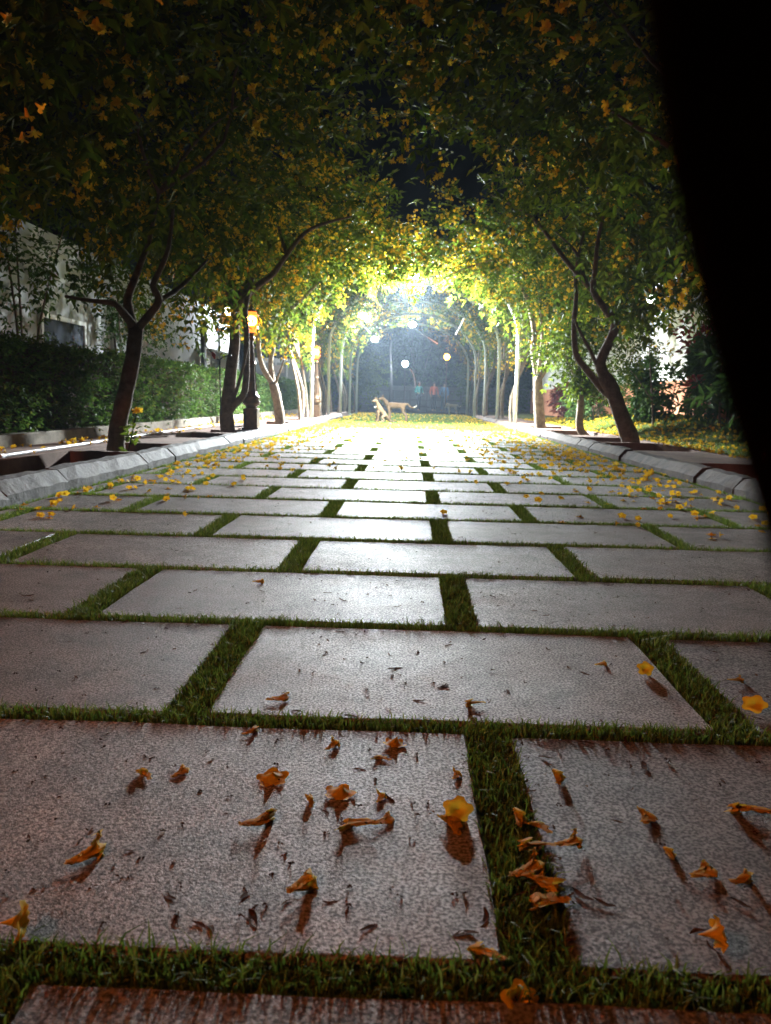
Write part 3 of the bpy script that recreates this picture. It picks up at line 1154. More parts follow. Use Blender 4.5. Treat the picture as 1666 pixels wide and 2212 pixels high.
# assumed unseen lamp behind the camera, added to light near slabs and overhead blossom
lamp_post('lamp_post', -2.75, -0.4, VZ, 2.6, M_ASSUMEDGLASS, 'assumed lit warm lamp post beside the kerb behind the viewpoint', M_IRON, group=GLAMP)
lamp_post('lamp_post', *at(963, 850, 40)[:2], 0.0, float(at(963, 770, 40)[2]), M_WARMGLASS, 'slim pole with a round orange lamp at the far end of the path', M_IRON, True, r=0.14)
lamp_post('lamp_post', *at(874, 850, 43)[:2], 0.0, float(at(873, 785, 43)[2]), M_BRIGHTGLASS, 'dark slim pole with a round white lamp beyond the far arch', M_DARK, True, r=0.16)

# ------------------------------------------------------------------ pipe arches and floodlights
GARCH = 'steel pipe arches over the path'
ARX, ARH = 2.55, 2.2


def arch_pts(rise=1.9):
    pts = [(-ARX, 0, 0.0), (-ARX, 0, 1.2), (-ARX, 0, 2.0)]
    for i in range(1, 20):
        t = pi - pi * i / 20
        pts.append((ARX * math.cos(t), 0, ARH + rise * math.sin(t)))
    pts += [(ARX, 0, 2.0), (ARX, 0, 1.2), (ARX, 0, 0.0)]
    return pts


ar = empty('pipe_arch', (0.08, 19.3, -0.05), None, 'arch', GARCH)
b = MB()
b.tube(arch_pts(), 0.047, 10)
b.build('hoop', M_PIPE, ar, True)
for s in (-1, 1):
    b = MB()
    b.box(s * ARX - 0.08, -0.08, 0.0, s * ARX + 0.08, 0.08, 0.06)
    b.build('foot_plate', M_PIPE, ar)
ARY = [19.3, 23.3, 27.4, 31.5, 35.6]
for i, y in enumerate(ARY):
    o = ar if i == 0 else dup(ar, (0.08, y, -0.05))
    o['label'] = ['galvanised pipe arch at the edge of the paving, first and widest of the arches', 'second pipe arch from the paving, behind the dogs', 'third pipe arch, carrying the round flood lamp at its upper left', 'fourth pipe arch, faint between the lamp arch and the last one', 'last pipe arch framing the dark far end, a lamp on its crown'][i]
# long braces tying the hoops together
GB = 'diagonal pipe braces between arches'
for (p, q, y0, y1, lab) in (((690, 600), (800, 720), 27.4, 31.5, 'thin diagonal pipe brace passing under the round flood lamp'),
                            ((985, 722), (1040, 625), 31.5, 24, 'thin diagonal pipe brace at the right shoulder of the arches'),
                            ((885, 703), (945, 742), 35.6, 39, 'thin diagonal pipe brace sloping from the crown of the last arch')):
    b = MB()
    b.tube([at(*p, y0), at(*q, y1)], 0.03, 8)
    tag(b.build('pipe_brace', M_PIPE, None, True), lab, 'brace', GB)


def floodlight(px_, py_, Y, watts, aim, label, group, size=0.17, spot=150, bulb=False):
    p = at(px_, py_, Y)
    root = empty('floodlight', p, label, 'floodlight', group)
    d = Vector(aim).normalized()
    root.rotation_euler = d.to_track_quat('-Z', 'Y').to_euler()
    b = MB()
    b.box(-size * 0.75, -size * 0.55, 0.0, size * 0.75, size * 0.55, 0.07)
    for k in range(5):
        x = -size * 0.5 + size * 0.25 * k
        b.box(x - 0.006, -size * 0.45, 0.07, x + 0.006, size * 0.45, 0.10)
    bevel(b.build('housing', M_GREYMETAL, root), 0.006)
    b = MB()
    b.ball((0, 0, 0.0), size, 16, 10, (0.68, 0.5, 0.12))
    b.build('lens', M_COOLGLASS, root, True)
    b = MB()
    b.tube([(-size * .8, 0, .03), (-size * .85, 0, .16), (0, 0, .2), (size * .85, 0, .16), (size * .8, 0, .03)], 0.012, 6)
    b.build('bracket', M_GREYMETAL, root)
    ld = bpy.data.lights.new('flood', 'POINT' if bulb else 'SPOT')
    ld.energy = watts
    ld.color = COOL
    if not bulb:
        ld.spot_size = math.radians(spot)
        ld.spot_blend = 1.0
    ld.shadow_soft_size = 0.09
    lo = bpy.data.objects.new('flood', ld)
    C.objects.link(lo)
    lo.parent = root
    lo.location = (0, 0, -size * 0.12 - 0.1)
    return root


GFL = 'white floodlights on the pipe arches'
floodlight(895, 597, 19.2, FLOOD_W, (0.0, -0.6, -1), 'brightest white floodlight shining through leaves above the path', GFL, 0.2, 178)
floodlight(783, 682, 27.3, FLOOD_W * 0.15, (0.5, -1, -0.9), 'oval white floodlight on the left shoulder of an arch', GFL, 0.26, 172)
floodlight(810, 733, 35.5, FLOOD_W * 0.13, (0.3, -1, -0.3), 'small white floodlight low on the left of the last arch', GFL, 0.24)
floodlight(891, 701, 35.5, FLOOD_W * 0.13, (0, -1, -0.35), 'small white floodlight on the crown of the last arch', GFL, 0.24)

# ------------------------------------------------------------------ left background: pale building, pillar, booth
bl = empty('building', (-7.2, 20, 0), 'long pale plastered building behind the hedge', 'building')


def rel(o, root):
    for v in o.data.vertices:
        v.co -= root.location
    return o


b = MB()
b.box(-11, 11.5, 0.0, -6.85, 28.2, 3.6)
rel(b.build('wall', M_GREYWALL, bl), bl)
b = MB()
b.box(-6.85, 24.4, 2.02, -6.3, 28.0, 2.10)
rel(b.build('ledge', M_GREYWALL, bl), bl)
b = MB()
b.box(-6.848, 24.7, 0.1, -6.80, 26.2, 1.95)
rel(b.build('door', M_WHITE, bl), bl)
b = MB()
for y in (24.62, 26.2):
    b.box(-6.848, y, 0.1, -6.77, y + .08, 2.0)
b.box(-6.848, 24.70, 1.95, -6.77, 26.2, 2.0)
rel(b.build('door_frame', M_GREYWALL, bl), bl)
b = MB()
b.box(-6.848, 14.2, 1.0, -6.80, 16.0, 2.0)
rel(b.build('window', M_WINDOW, bl), bl)
b = MB()
for s in ((14.12, .92, 14.2, 2.08), (16.0, .92, 16.08, 2.08), (14.2, 2.0, 16.0, 2.08), (14.2, .92, 16.0, 1.0)):
    b.box(-6.848, s[0], s[1], -6.77, s[2], s[3])
rel(b.build('window_frame', M_WHITE, bl), bl)

pl = empty('pillar', (*at(497, 790, 27.5)[:2], 0), 'bright white pillar lit from above behind the hedge', 'pillar')
b = MB()
b.box(-0.27, -0.27, 0, 0.27, 0.27, 3.0)
bevel(b.build('shaft', M_WHITE, pl), 0.01)
b = MB()
b.box(-0.33, -0.33, 3.0, 0.33, 0.33, 3.1)
b.build('coping', M_WHITE, pl)
q = at(496, 672, 26.6)
sl = empty('street_lamp', (q[0], q[1], 0), 'white street lamp glowing in front of the white pillar', 'street lamp')
b = MB()
b.tube([(0.05, 0.1, 0), (0.05, 0.1, q[2] + 0.25)], 0.03, 8)
b.build('pole', M_DARK, sl, True)
b = MB()
b.tube([(0.05, 0.1, q[2] + 0.25), (0.02, 0.05, q[2] + 0.24), (0, 0, q[2] + 0.12)], 0.018, 6)
b.build('arm', M_DARK, sl, True)
b = MB()
b.ball((0, 0, q[2]), 0.17, 14, 10)
b.build('lamp_glass', M_BRIGHTGLASS, sl, True)

bt = empty('guard_booth', (*at(600, 800, 33)[:2], 0), 'low grey booth with dark windows and white rails behind the hedge', 'booth')
xa, xb = at(545, 800, 33)[0] - bt.location.x, at(672, 800, 33)[0] - bt.location.x
zt, zw, zr = at(600, 742, 33)[2], at(600, 774, 33)[2], at(600, 782, 33)[2]
b = MB()
b.box(xa, 0, 0, xb, 3, zr)
b.build('wall', M_GREYWALL, bt)
b = MB()
b.box(xa + .05, 0.06, zr + .002, xb - .05, 2.95, zt)
b.build('window', M_WINDOW, bt)
b = MB()
b.box(xa, -0.06, zr - 0.03, xb, -0.002, zw)
for k in range(6):
    x = xa + 0.06 + (xb - xa - 0.12) * k / 5
    b.box(x - .035, -0.05, 0.02, x + .035, -0.004, zr - .032)
b.build('railing', M_WHITE, bt)
b = MB()
b.box(xa - .2, -0.25, zt + .002, xb + .2, 3.2, zt + 0.12)
b.build('roof', M_GREYWALL, bt)
b = MB()
p = at(603, 797, 32.9)
nx_ = p[0] - bt.location.x
b.box(nx_ - .22, -0.09, p[2] - .16, nx_ + .22, -0.064, p[2] + .16)
b.build('notice', M_NOTICE, bt)

# dark trunk behind the hedge next to the door
b = MB()
b.tube([at(440, 800, 18) * [1, 1, 0], at(440, 740, 18), at(440, 700, 18)], 0.07, 8)
tag(b.build('dark_post', M_DARK, None, True), 'dark square post standing behind the hedge in front of the pale door'.replace(' square', ''), 'post')

# hooked black hose with a red and white ribbon beside the left tree
hk = empty('watering_hose', (*gp(478, 905, VZ)[:2], VZ), 'thin black upright pipe with a hooked top beside the lamp-side tree', 'pipe')
Y = 11.2
b = MB()
hp = [at(478, 897, Y), at(476, 840, Y), at(475, 785, Y), at(478, 774, Y), at(490, 769, Y), at(500, 768, Y)]
b.tube([np.array(p) - np.array(hk.location) for p in smooth_path(hp, 3)], 0.010, 8)
b.build('stem', M_DARK, hk, True)
b = MB()
hp = [at(474, 778, Y), at(465, 772, Y), at(459, 764, Y), at(449, 752, Y), at(430, 733, Y)]
b.tube([np.array(p) - np.array(hk.location) for p in smooth_path(hp, 3)], [0.008] * 12 + [0.005], 6)
b.build('twig', M_DARK, hk, True)
rb = MB()
for k in range(4):
    p0 = np.array(at(460 + k * 1.5, 765 + k * 1.5, Y)) - np.array(hk.location)
    rb.box(p0[0] - 0.012, p0[1] - 0.02, p0[2] - 0.03 - 0.01 * (k % 2), p0[0] + 0.012, p0[1] + 0.012, p0[2] + 0.03)
rb.build('ribbon', M_RED, hk)
rb = MB()
p0 = np.array(at(469, 772, Y)) - np.array(hk.location)
rb.box(p0[0] - 0.025, p0[1] - 0.012, p0[2] - 0.018, p0[0] + 0.028, p0[1] + 0.012, p0[2] + 0.018)
rb.build('cap', M_WHITE, hk)
# black cable looping from the ground into the lamp post
b = MB()
Y = 12.2
b.tube(smooth_path([gp(500, 921, VZ + .02), gp(520, 921, VZ + .02), at(529, 917, Y), at(530, 905, Y), at(530, 888, Y), (-2.6, 12.4, 0.5)], 4), 0.013, 8)
tag(b.build('cable', M_DARK, None, True), 'black cable bending up from the ground into the lamp post pedestal', 'cable')

# ------------------------------------------------------------------ right background: wall, croton, bushes
rw = empty('boundary_wall', (5.6, 24, 0), 'white plastered wall with a terracotta painted base on the right', 'wall')
b = MB()
b.box(5.62, 11.5, 1.18, 5.85, 36, 3.3)
rel(b.build('upper_wall', M_PLASTER, rw), rw)
b = MB()
b.box(5.6, 11.5, 0.0, 5.87, 36, 1.18)
rel(b.build('painted_base', M_TERRA, rw), rw)
b = MB()
b.box(5.56, 11.5, 3.3, 5.91, 36, 3.38)
rel(b.build('coping', M_PLASTER, rw), rw)


wlp = empty('added_wall_lamp', (5.52, 18.2, 3.05), 'white lamp added to light the boundary wall, among the leaves on the right', 'added lamp')  # unseen lamp added to brighten the wall and bank
b = MB()
b.box(0.03, -0.1, -0.06, 0.095, 0.1, 0.14)
b.build('bracket', M_GREYMETAL, wlp)
b = MB()
b.ball((-0.07, 0, 0), 0.095, 12, 8)
b.build('lamp_glass', M_ADDEDGLASS, wlp, True)


def bush(name, c, r, n, mat, label, leaf, npair=3, stems=4, group=None, fl=0, sprig=(0.15, 0.3), base_z=0.05):
    root = empty(name, (c[0], c[1], base_z), label, 'plant' if name != 'background_tree' else 'tree', group)
    b = MB()
    for k in range(stems):
        a = 2 * pi * k / stems + random.random()
        e = (c[0] + r[0] * .5 * math.cos(a), c[1] + r[1] * .5 * math.sin(a), c[2] + r[2] * random.uniform(0, .5))
        limb(b, [(c[0] + .05 * math.cos(a), c[1] + .05 * math.sin(a), base_z - .05), ((c[0] * 2 + e[0]) / 3 + random.uniform(-.05, .05), (c[1] * 2 + e[1]) / 3, (base_z + e[2]) / 2), e], 0.012 + 0.016 * r[2], 0.006, 6)
    base = np.array(root.location)
    b.v = [tuple(np.array(v) - base) for v in b.v]
    b.build('stems' if stems > 1 else 'stem', M_BARK, root, True)
    P_ = crown_points(n, c, r, None, max(10, n // 25), 0.1)
    A = norm(norm((P_ - np.array(c)) / np.array(r)) + rng.normal(0, .5, P_.shape) + [0, 0, .1]) * rng.uniform(*sprig, len(P_))[:, None]
    V, T, rn = leaves_from(P_, A, npair, *leaf)
    o = link('foliage', np_mesh('foliage', V - base, T, rn), mat, root)
    o['kind'] = 'stuff'
    return root


bush('croton_shrub', (4.7, 23, 0.85), (0.55, 0.5, 0.75), 260, M_CROTON, 'red leaved shrub against the terracotta wall base', (0.16, 0.035))
bush('shrub', (4.55, 19.0, 0.8), (0.5, 0.6, 0.6), 260, M_LEAFDK, 'small green shrub at the wall behind the slim young tree', (0.13, 0.022))
bush('shrub', (5.0, 15.2, 1.05), (0.6, 0.8, 0.6), 300, M_LEAFDK, 'broad dark bush in front of the white wall behind the leaning trunk', (0.16, 0.03))
bush('shrub', (5.1, 12.7, 1.15), (0.55, 0.6, 0.75), 240, M_LEAFDK, 'tall long-leaved bush on the bank at the right edge of the view', (0.2, 0.034))
bush('shrub', (5.2, 10.2, 1.2), (0.8, 0.8, 1.0), 420, M_LEAFDK, 'dark unlit bush on the bank close to the blocked corner', (0.2, 0.036))
bush('croton_shrub', (5.1, 13.9, 1.55), (0.3, 0.35, 0.45), 70, M_CROTON, 'reddish shrub rising above the bank beside the white wall', (0.16, 0.035))
sp = empty('sapling', (*gp(1412, 934, 0.15)[:2], 0.08), 'thin dark sapling with a bent twig on the lit bank', 'sapling')
b = MB()
Y = sp.location.y
for pts, r0 in (([(1412, 938), (1410, 890), (1408, 850), (1405, 800), (1403, 740)], 0.022), ([(1409, 862), (1395, 845), (1375, 815), (1362, 800)], 0.014), ([(1408, 856), (1420, 840)], 0.014)):
    b.tube([np.array(p) - np.array(sp.location) for p in smooth_path(px_limb(pts, Y), 3)], [r0 * (1 - .6 * i / (3 * len(pts) - 3)) for i in range(3 * len(pts) - 2)], 6)
b.build('stem', M_BARK, sp, True)
P_ = np.array([at(1403, 745, Y), at(1365, 802, Y), at(1405, 800, Y), at(1390, 838, Y)])
P_ = np.repeat(P_, 6, 0) + rng.normal(0, .08, (24, 3))
V, T, rn = leaves_from(P_, norm(rng.normal(0, 1, (24, 3))) * .2, 2, .12, .022)
o = link('foliage', np_mesh('foliage', V - np.array(sp.location), T, rn), M_LEAFDK, sp)
o['kind'] = 'stuff'

# weed with yellow flowers at the foot of the first left tree
wdn = empty('flowering_weed', (-2.64, 7.25, -0.1), 'young light green plant with two yellow flowers at the foot of the forked trunk', 'plant')
b = MB()
wp_ = [gp(283, 968, VZ), at(286, 935, 7.25), at(293, 905, 7.25), at(297, 888, 7.25)]
b.tube([np.array(p) - np.array(wdn.location) for p in [np.array([wp_[0][0], 7.25, -0.1])] + [np.array(p) for p in wp_[1:]]], 0.006, 6)
b.build('stem', M_LEAFDK, wdn)
P_ = np.array([at(x, y, 7.25) for x, y in [(283, 958), (288, 945), (280, 940), (292, 925), (300, 928), (284, 920), (295, 912), (303, 905), (297, 900), (290, 960)]])
V, T, rn = leaves_from(P_, norm(rng.normal(0, 1, (10, 3)) + [0, 0, .3]) * .12, 2, .07, .017)
o = link('foliage', np_mesh('foliage', V - np.array(wdn.location), T, rn), M_LEAF, wdn)
o['kind'] = 'stuff'
for q in ((297, 889), (303, 890), (293, 891)):
    v, t, rr = flowers_at(np.zeros((1, 3)), np.array([[random.uniform(-.4, .4), -1, .5]]), np.array([1.1]))
    o = link('blossom', np_mesh('blossom', v, t, rr), M_PETAL, wdn)
    o.location = np.array(at(*q, 7.25)) - np.array(wdn.location)

# ------------------------------------------------------------------ far end: trees, fence, wall
GBT = 'dark trees standing beyond the path'
for (x, y, h, r, lab) in ((-6.6, 17.5, 3.3, 1.5, 'pale lit tree behind the hedge before the long building'),
                          (-6.3, 12.5, 3.3, 1.4, 'dim tree behind the hedge at the left edge'),
                          (-3.4, 41, 2.4, 1.7, 'low bushy tree at the left of the far opening'),
                          (4.6, 42, 1.5, 1.6, 'dark rounded bush at the right of the far opening'),
                          (-7, 52, 5.5, 4.0, 'tall dark tree beyond the far wall on the left'),
                          (0.5, 56, 5.5, 4.0, 'tall dark tree closing the far end behind the white lamp'),
                          (7.5, 54, 5.5, 4.0, 'tall dark tree beyond the far wall on the right')):
    bush('background_tree', (x, y, h), (r, r, r * .95), int(420 * r), M_LEAFDK if x != -3.4 else M_LEAF, lab, (0.2, 0.04) if y > 30 else (0.12, 0.024), 3, 3, GBT, sprig=(.25, .5))
for px_, Y, r, lab in ((846 - 2, 44, 0.09, 'thick dark trunk left of the far white lamp'),):
    b = MB()
    q = at(843, 850, Y)
    b.tube(smooth_path([(q[0], q[1], -0.1), (q[0] + .05, q[1], 1.5), (q[0] - .05, q[1], 3.4), (q[0], q[1], 6)], 3), [r * (1.2 - .05 * i) for i in range(10)], 10)
    tk = empty('tree_trunk', (0, 0, 0), lab, 'tree')
    b.build('trunk', M_DARK, tk, True)

wl = MB()
wl.box(-14, 49.5, -0.1, 14, 49.8, 1.5)
tag(wl.build('far_wall', M_DIMWALL), 'dim grey wall closing the far end behind the fence', 'wall')
fn = empty('railing_fence', (0, 46, 0), 'thin dark rail fence behind the people at the far end', 'fence')
zr = at(930, 845, 46)[2]
b = MB()
for z in (zr, zr * .55, zr * .2):
    b.tube([(-5, 0, z), (5, 0, z)], 0.028, 6)
b.build('rail', M_DARK, fn)
for k in range(11):
    b = MB()
    x = -5 + k
    b.tube([(x, 0, -0.1), (x, 0, zr)], 0.03, 6)
    b.build('post', M_DARK, fn)
# curved white light strip hanging near the far lamp
b = MB()
b.tube(smooth_path([at(885, 797, 42), at(892, 806, 42), at(896, 822, 42), at(897, 838, 42)], 4), 0.035, 8)
tag(b.build('pipe_bend', M_PVC, None, True), 'short curved white pipe hanging below the far white lamp', 'pipe')

# ------------------------------------------------------------------ dogs and people


def skinned(name, joints, edges, mat, parent=None, sub=2):
    me = bpy.data.meshes.new(name)
    keys = list(joints)
    ix = {k: i for i, k in enumerate(keys)}
    me.from_pydata([joints[k][0] for k in keys], [(ix[a], ix[b_]) for a, b_ in edges], [])
    o = link(name, me, mat, parent)
    md = o.modifiers.new('skin', 'SKIN')
    md.use_smooth_shade = True
    md.branch_smoothing = 0.6
    for k in keys:
        sv = me.skin_vertices[0].data[ix[k]]
        r = joints[k][1]
        sv.radius = (r, r) if not hasattr(r, '__len__') else r
        sv.use_root = False
    me.skin_vertices[0].data[0].use_root = True
    o.modifiers.new('sub', 'SUBSURF').levels = sub
    o.modifiers['sub'].render_levels = sub
    return o


M_FUR = noise_mat('tan_fur', (0.13, 0.08, 0.043), (0.2, 0.13, 0.075), 7, 0.9, 0.5, 90, 0.006, 0.15)
M_FURW = noise_mat('white_fur', (0.6, 0.55, 0.48), (0.75, 0.71, 0.65), 9, 0.9, 0.4, 90, 0.006, 0.15)
M_NOSE = noise_mat('dog_nose', (0.01, 0.009, 0.008), (0.02, 0.018, 0.016), 30, 0.4, 0.0)


def dog(root, sit=False, mat=None, s=1.0, look=0.0, headlow=0.0):
    """a smooth-coated dog facing -x; units metres"""
    mat = mat or M_FUR
    J = {}
    if not sit:
        J.update(hip=((0.24, 0, 0.53), 0.095), belly=((0.08, 0, 0.475), 0.112), chest=((-0.14, 0, 0.47), 0.135), should=((-0.24, 0, 0.53), 0.095),
                 neck=((-0.31, 0, 0.61), 0.06), head=((-0.37, -0.02, 0.69 - headlow), 0.062), muz=((-0.455, -0.05, 0.655 - headlow), 0.036), nose=((-0.50, -0.06, 0.645 - headlow), 0.024),
                 t1=((0.37, 0, 0.52), 0.03), t2=((0.44, 0, 0.44), 0.026), t3=((0.52, 0, 0.42), 0.024), t4=((0.62, 0, 0.48), 0.014))
        E_ = [('hip', 'belly'), ('belly', 'chest'), ('chest', 'should'), ('should', 'neck'), ('neck', 'head'), ('head', 'muz'), ('muz', 'nose'), ('hip', 't1'), ('t1', 't2'), ('t2', 't3'), ('t3', 't4')]
        for sd, y, dx in (('l', -0.075, 0.0), ('r', 0.075, 0.05)):
            J.update({'a' + sd: ((-0.19 + dx * .5, y, 0.40), 0.05), 'b' + sd: ((-0.17 + dx, y, 0.26), 0.03), 'c' + sd: ((-0.18 + dx, y, 0.10), 0.022), 'd' + sd: ((-0.20 + dx, y, 0.022), 0.026)})
            E_ += [('should' if sd == 'l' else 'chest', 'a' + sd), ('a' + sd, 'b' + sd), ('b' + sd, 'c' + sd), ('c' + sd, 'd' + sd)]
            J.update({'e' + sd: ((0.22 + dx, y, 0.40), 0.068), 'f' + sd: ((0.22 + dx, y, 0.29), 0.038), 'g' + sd: ((0.32 + dx, y, 0.18), 0.024), 'h' + sd: ((0.30 + dx, y, 0.022), 0.025)})
            E_ += [('hip', 'e' + sd), ('e' + sd, 'f' + sd), ('f' + sd, 'g' + sd), ('g' + sd, 'h' + sd)]
    else:
        J.update(hip=((0.18, 0, 0.16), 0.12), belly=((0.10, 0, 0.28), 0.12), chest=((-0.02, 0, 0.42), 0.115), should=((-0.06, 0, 0.50), 0.085),
                 neck=((-0.1, 0, 0.57), 0.06), head=((-0.15, -.02, 0.65), 0.062), muz=((-0.235, -.05, 0.625), 0.036), nose=((-0.28, -.06, 0.615), 0.024),
                 t1=((0.3, 0.02, 0.06), 0.03), t2=((0.42, 0.06, 0.03), 0.02), t3=((0.5, 0.1, 0.03), 0.014))
        E_ = [('hip', 'belly'), ('belly', 'chest'), ('chest', 'should'), ('should', 'neck'), ('neck', 'head'), ('head', 'muz'), ('muz', 'nose'), ('hip', 't1'), ('t1', 't2'), ('t2', 't3')]
        for sd, y in (('l', -0.075), ('r', 0.075)):
            J.update({'a' + sd: ((-0.08, y, 0.36), 0.05), 'b' + sd: ((-0.08, y, 0.22), 0.032), 'c' + sd: ((-0.09, y, 0.08), 0.024), 'd' + sd: ((-0.12, y, 0.022), 0.027)})
            E_ += [('chest', 'a' + sd), ('a' + sd, 'b' + sd), ('b' + sd, 'c' + sd), ('c' + sd, 'd' + sd)]
            J.update({'e' + sd: ((0.1, y * 1.9, 0.2), 0.065), 'f' + sd: ((0.0, y * 2.0, 0.16), 0.045), 'g' + sd: ((0.08, y * 2.0, 0.05), 0.03), 'h' + sd: ((-0.04, y * 2.0, 0.024), 0.025)})
            E_ += [('hip', 'e' + sd), ('e' + sd, 'f' + sd), ('f' + sd, 'g' + sd), ('g' + sd, 'h' + sd)]
    body = skinned('body', J, E_, mat, root)
    hx, hy, hzz = J['head'][0]
    for sy in (-1, 1):
        b = MB()
        b.add([(hx + 0.02, hy + sy * 0.03, hzz + 0.04), (hx - 0.02, hy + sy * 0.035, hzz + 0.045), (hx + 0.03, hy + sy * 0.062, hzz + 0.02), (hx + 0.02, hy + sy * 0.085, hzz + 0.10)],
              [(0, 1, 3), (1, 2, 3), (2, 0, 3), (0, 2, 1)])
        b.build('ear', mat, root)
        b = MB()
        b.ball((hx - 0.055, hy + sy * 0.028 - 0.01, hzz + 0.018), 0.008, 8, 6)
        b.build('eye', M_NOSE, root, True)
    b = MB()
    nx2, ny2, nz2 = J['nose'][0]
    b.ball((nx2 - 0.022, ny2 - 0.004, nz2 + 0.006), 0.014, 8, 6)
    b.build('nose', M_NOSE, root, True)
    root.scale = (s, s, s)
    return root


p = gp(853, 911.3)
d1 = empty('dog', (p[0], p[1], -0.008), 'tan dog standing side-on with its tail out on the lawn strip', 'dog')
dog(d1, s=1.0)
d1.rotation_euler = (0, 0, 0.12)
b = MB()
b.tube([(0.545, 0, 0.43), (0.59, 0, 0.455), (0.635, 0, 0.49)], [0.024, 0.021, 0.01], 8)
b.build('tail_tip', M_FURW, d1, True)
p = gp(821, 912)
d2 = empty('dog', (p[0], p[1], -0.008), 'tan dog sitting in front of the standing dog, head turned left', 'dog')
dog(d2, sit=True, s=0.95)
d2.rotation_euler = (0, 0, 0.35)
b = MB()
b.tube([(-0.165, -0.1, 0.47), (-0.15, 0.0, 0.42), (-0.165, 0.1, 0.47)], 0.014, 8)
b.build('chest_stripe', M_FURW, d2, True)
p = gp(976, 890)
d3 = empty('dog', (p[0], 36.5, -0.0), 'small white dog sniffing the ground near the right of the last arch', 'dog')
d3.location.x = at(976, 885, 36.5)[0]
dog(d3, mat=M_FURW, s=0.85, headlow=0.28)
d3.rotation_euler = (0, 0, 0.5)


def person(name, x, y, rz, shirt, trousers, label, armbend=0.0, stride=0.1, h=1.66, hair=(0.012, 0.01, 0.009)):
    root = empty(name, (x, y, 0.0), label, 'person')
    root.rotation_euler = (0, 0, rz)
    k = h / 1.7
    root.scale = (k, k, k)
    skin = noise_mat('skin', (0.22, 0.12, 0.075), (0.28, 0.16, 0.1), 12, 0.6, 0.1, 80, 0.002, 0.3)
    J = dict(pel=((0, 0, 0.95), 0.115), wai=((0, 0, 1.08), 0.105), che=((0, 0, 1.28), (0.15, 0.11)), shb=((0, 0, 1.42), 0.08), nek=((0, 0, 1.49), 0.05), hd0=((0, -0.01, 1.56), 0.065), hd1=((0, 0, 1.63), 0.082), hd2=((0, 0, 1.69), 0.055),
             nos=((0, -0.1, 1.60), 0.014))
    E_ = [('pel', 'wai'), ('wai', 'che'), ('che', 'shb'), ('shb', 'nek'), ('nek', 'hd0'), ('hd0', 'hd1'), ('hd1', 'hd2'), ('hd1', 'nos')]
    for sd, s in (('l', -1), ('r', 1)):
        st = stride * s
        J.update({'hp' + sd: ((s * .09, 0, 0.9), 0.085), 'kn' + sd: ((s * .1, st * .5 - .02, 0.5), 0.055), 'an' + sd: ((s * .1, st, 0.09), 0.04), 'to' + sd: ((s * .11, st - .13, 0.035), 0.035)})
        E_ += [('pel', 'hp' + sd), ('hp' + sd, 'kn' + sd), ('kn' + sd, 'an' + sd), ('an' + sd, 'to' + sd)]
        el = (s * .24, 0.03, 1.12)
        wr = (s * (.26 - .12 * armbend), -0.05 - .22 * armbend, 0.88 + .25 * armbend)
        J.update({'sh' + sd: ((s * .17, 0, 1.4), 0.058), 'el' + sd: (el, 0.042), 'wr' + sd: (wr, 0.03)})
        E_ += [('shb', 'sh' + sd), ('sh' + sd, 'el' + sd), ('el' + sd, 'wr' + sd)]
        d = norm(np.array(wr) - np.array(el))
        pm = np.array(wr) + d * 0.07
        J['pm' + sd] = (tuple(pm), 0.028)
        E_ += [('wr' + sd, 'pm' + sd)]
        for f_ in range(4):
            q = pm + np.array([0, -0.03 + 0.02 * f_, 0]) + d * 0.05
            q2 = q + d * (0.03 + .008 * (f_ in (1, 2))) + np.array([-s * .012, 0, 0])
            J['f%d%s' % (f_, sd)] = (tuple(q), 0.009)
            J['g%d%s' % (f_, sd)] = (tuple(q2), 0.008)
            E_ += [('pm' + sd, 'f%d%s' % (f_, sd)), ('f%d%s' % (f_, sd), 'g%d%s' % (f_, sd))]
        th = np.array(wr) + d * 0.05 + np.array([-s * .01, -0.045, 0])
        J['th' + sd] = (tuple(th), 0.010)
        E_ += [('wr' + sd, 'th' + sd)]
    skinned('body', J, E_, skin, root, 1)
    # clothes follow the body
    up = {a: (J[a][0], tuple(np.array(J[a][1]) + .016) if hasattr(J[a][1], '__len__') else J[a][1] + 0.016) for a in ('wai', 'pel', 'che', 'shb', 'shl', 'ell', 'shr', 'elr')}
    for sd in 'lr':
        e, w = np.array(J['el' + sd][0]), np.array(J['wr' + sd][0])
        up['cu' + sd] = (tuple(e + (w - e) * .85), 0.045)
    skinned('shirt', up, [('wai', 'pel'), ('wai', 'che'), ('che', 'shb'), ('shb', 'shl'), ('shl', 'ell'), ('ell', 'cul'), ('shb', 'shr'), ('shr', 'elr'), ('elr', 'cur')], shirt, root, 1)
    lo = {a: (J[a][0], J[a][1] + .014) for a in ('pel', 'hpl', 'knl', 'anl', 'hpr', 'knr', 'anr')}
    skinned('trousers', lo, [('pel', 'hpl'), ('hpl', 'knl'), ('knl', 'anl'), ('pel', 'hpr'), ('hpr', 'knr'), ('knr', 'anr')], trousers, root, 1)
    b = MB()
    b.ball((0, 0.02, 1.655), 0.098, 12, 8, (0.95, 1.05, 0.9))
    b.build('hair', noise_mat('hair', hair, tuple(2 * c for c in hair), 40, 0.6, 0.3, 90, 0.004), root, True)
    return root


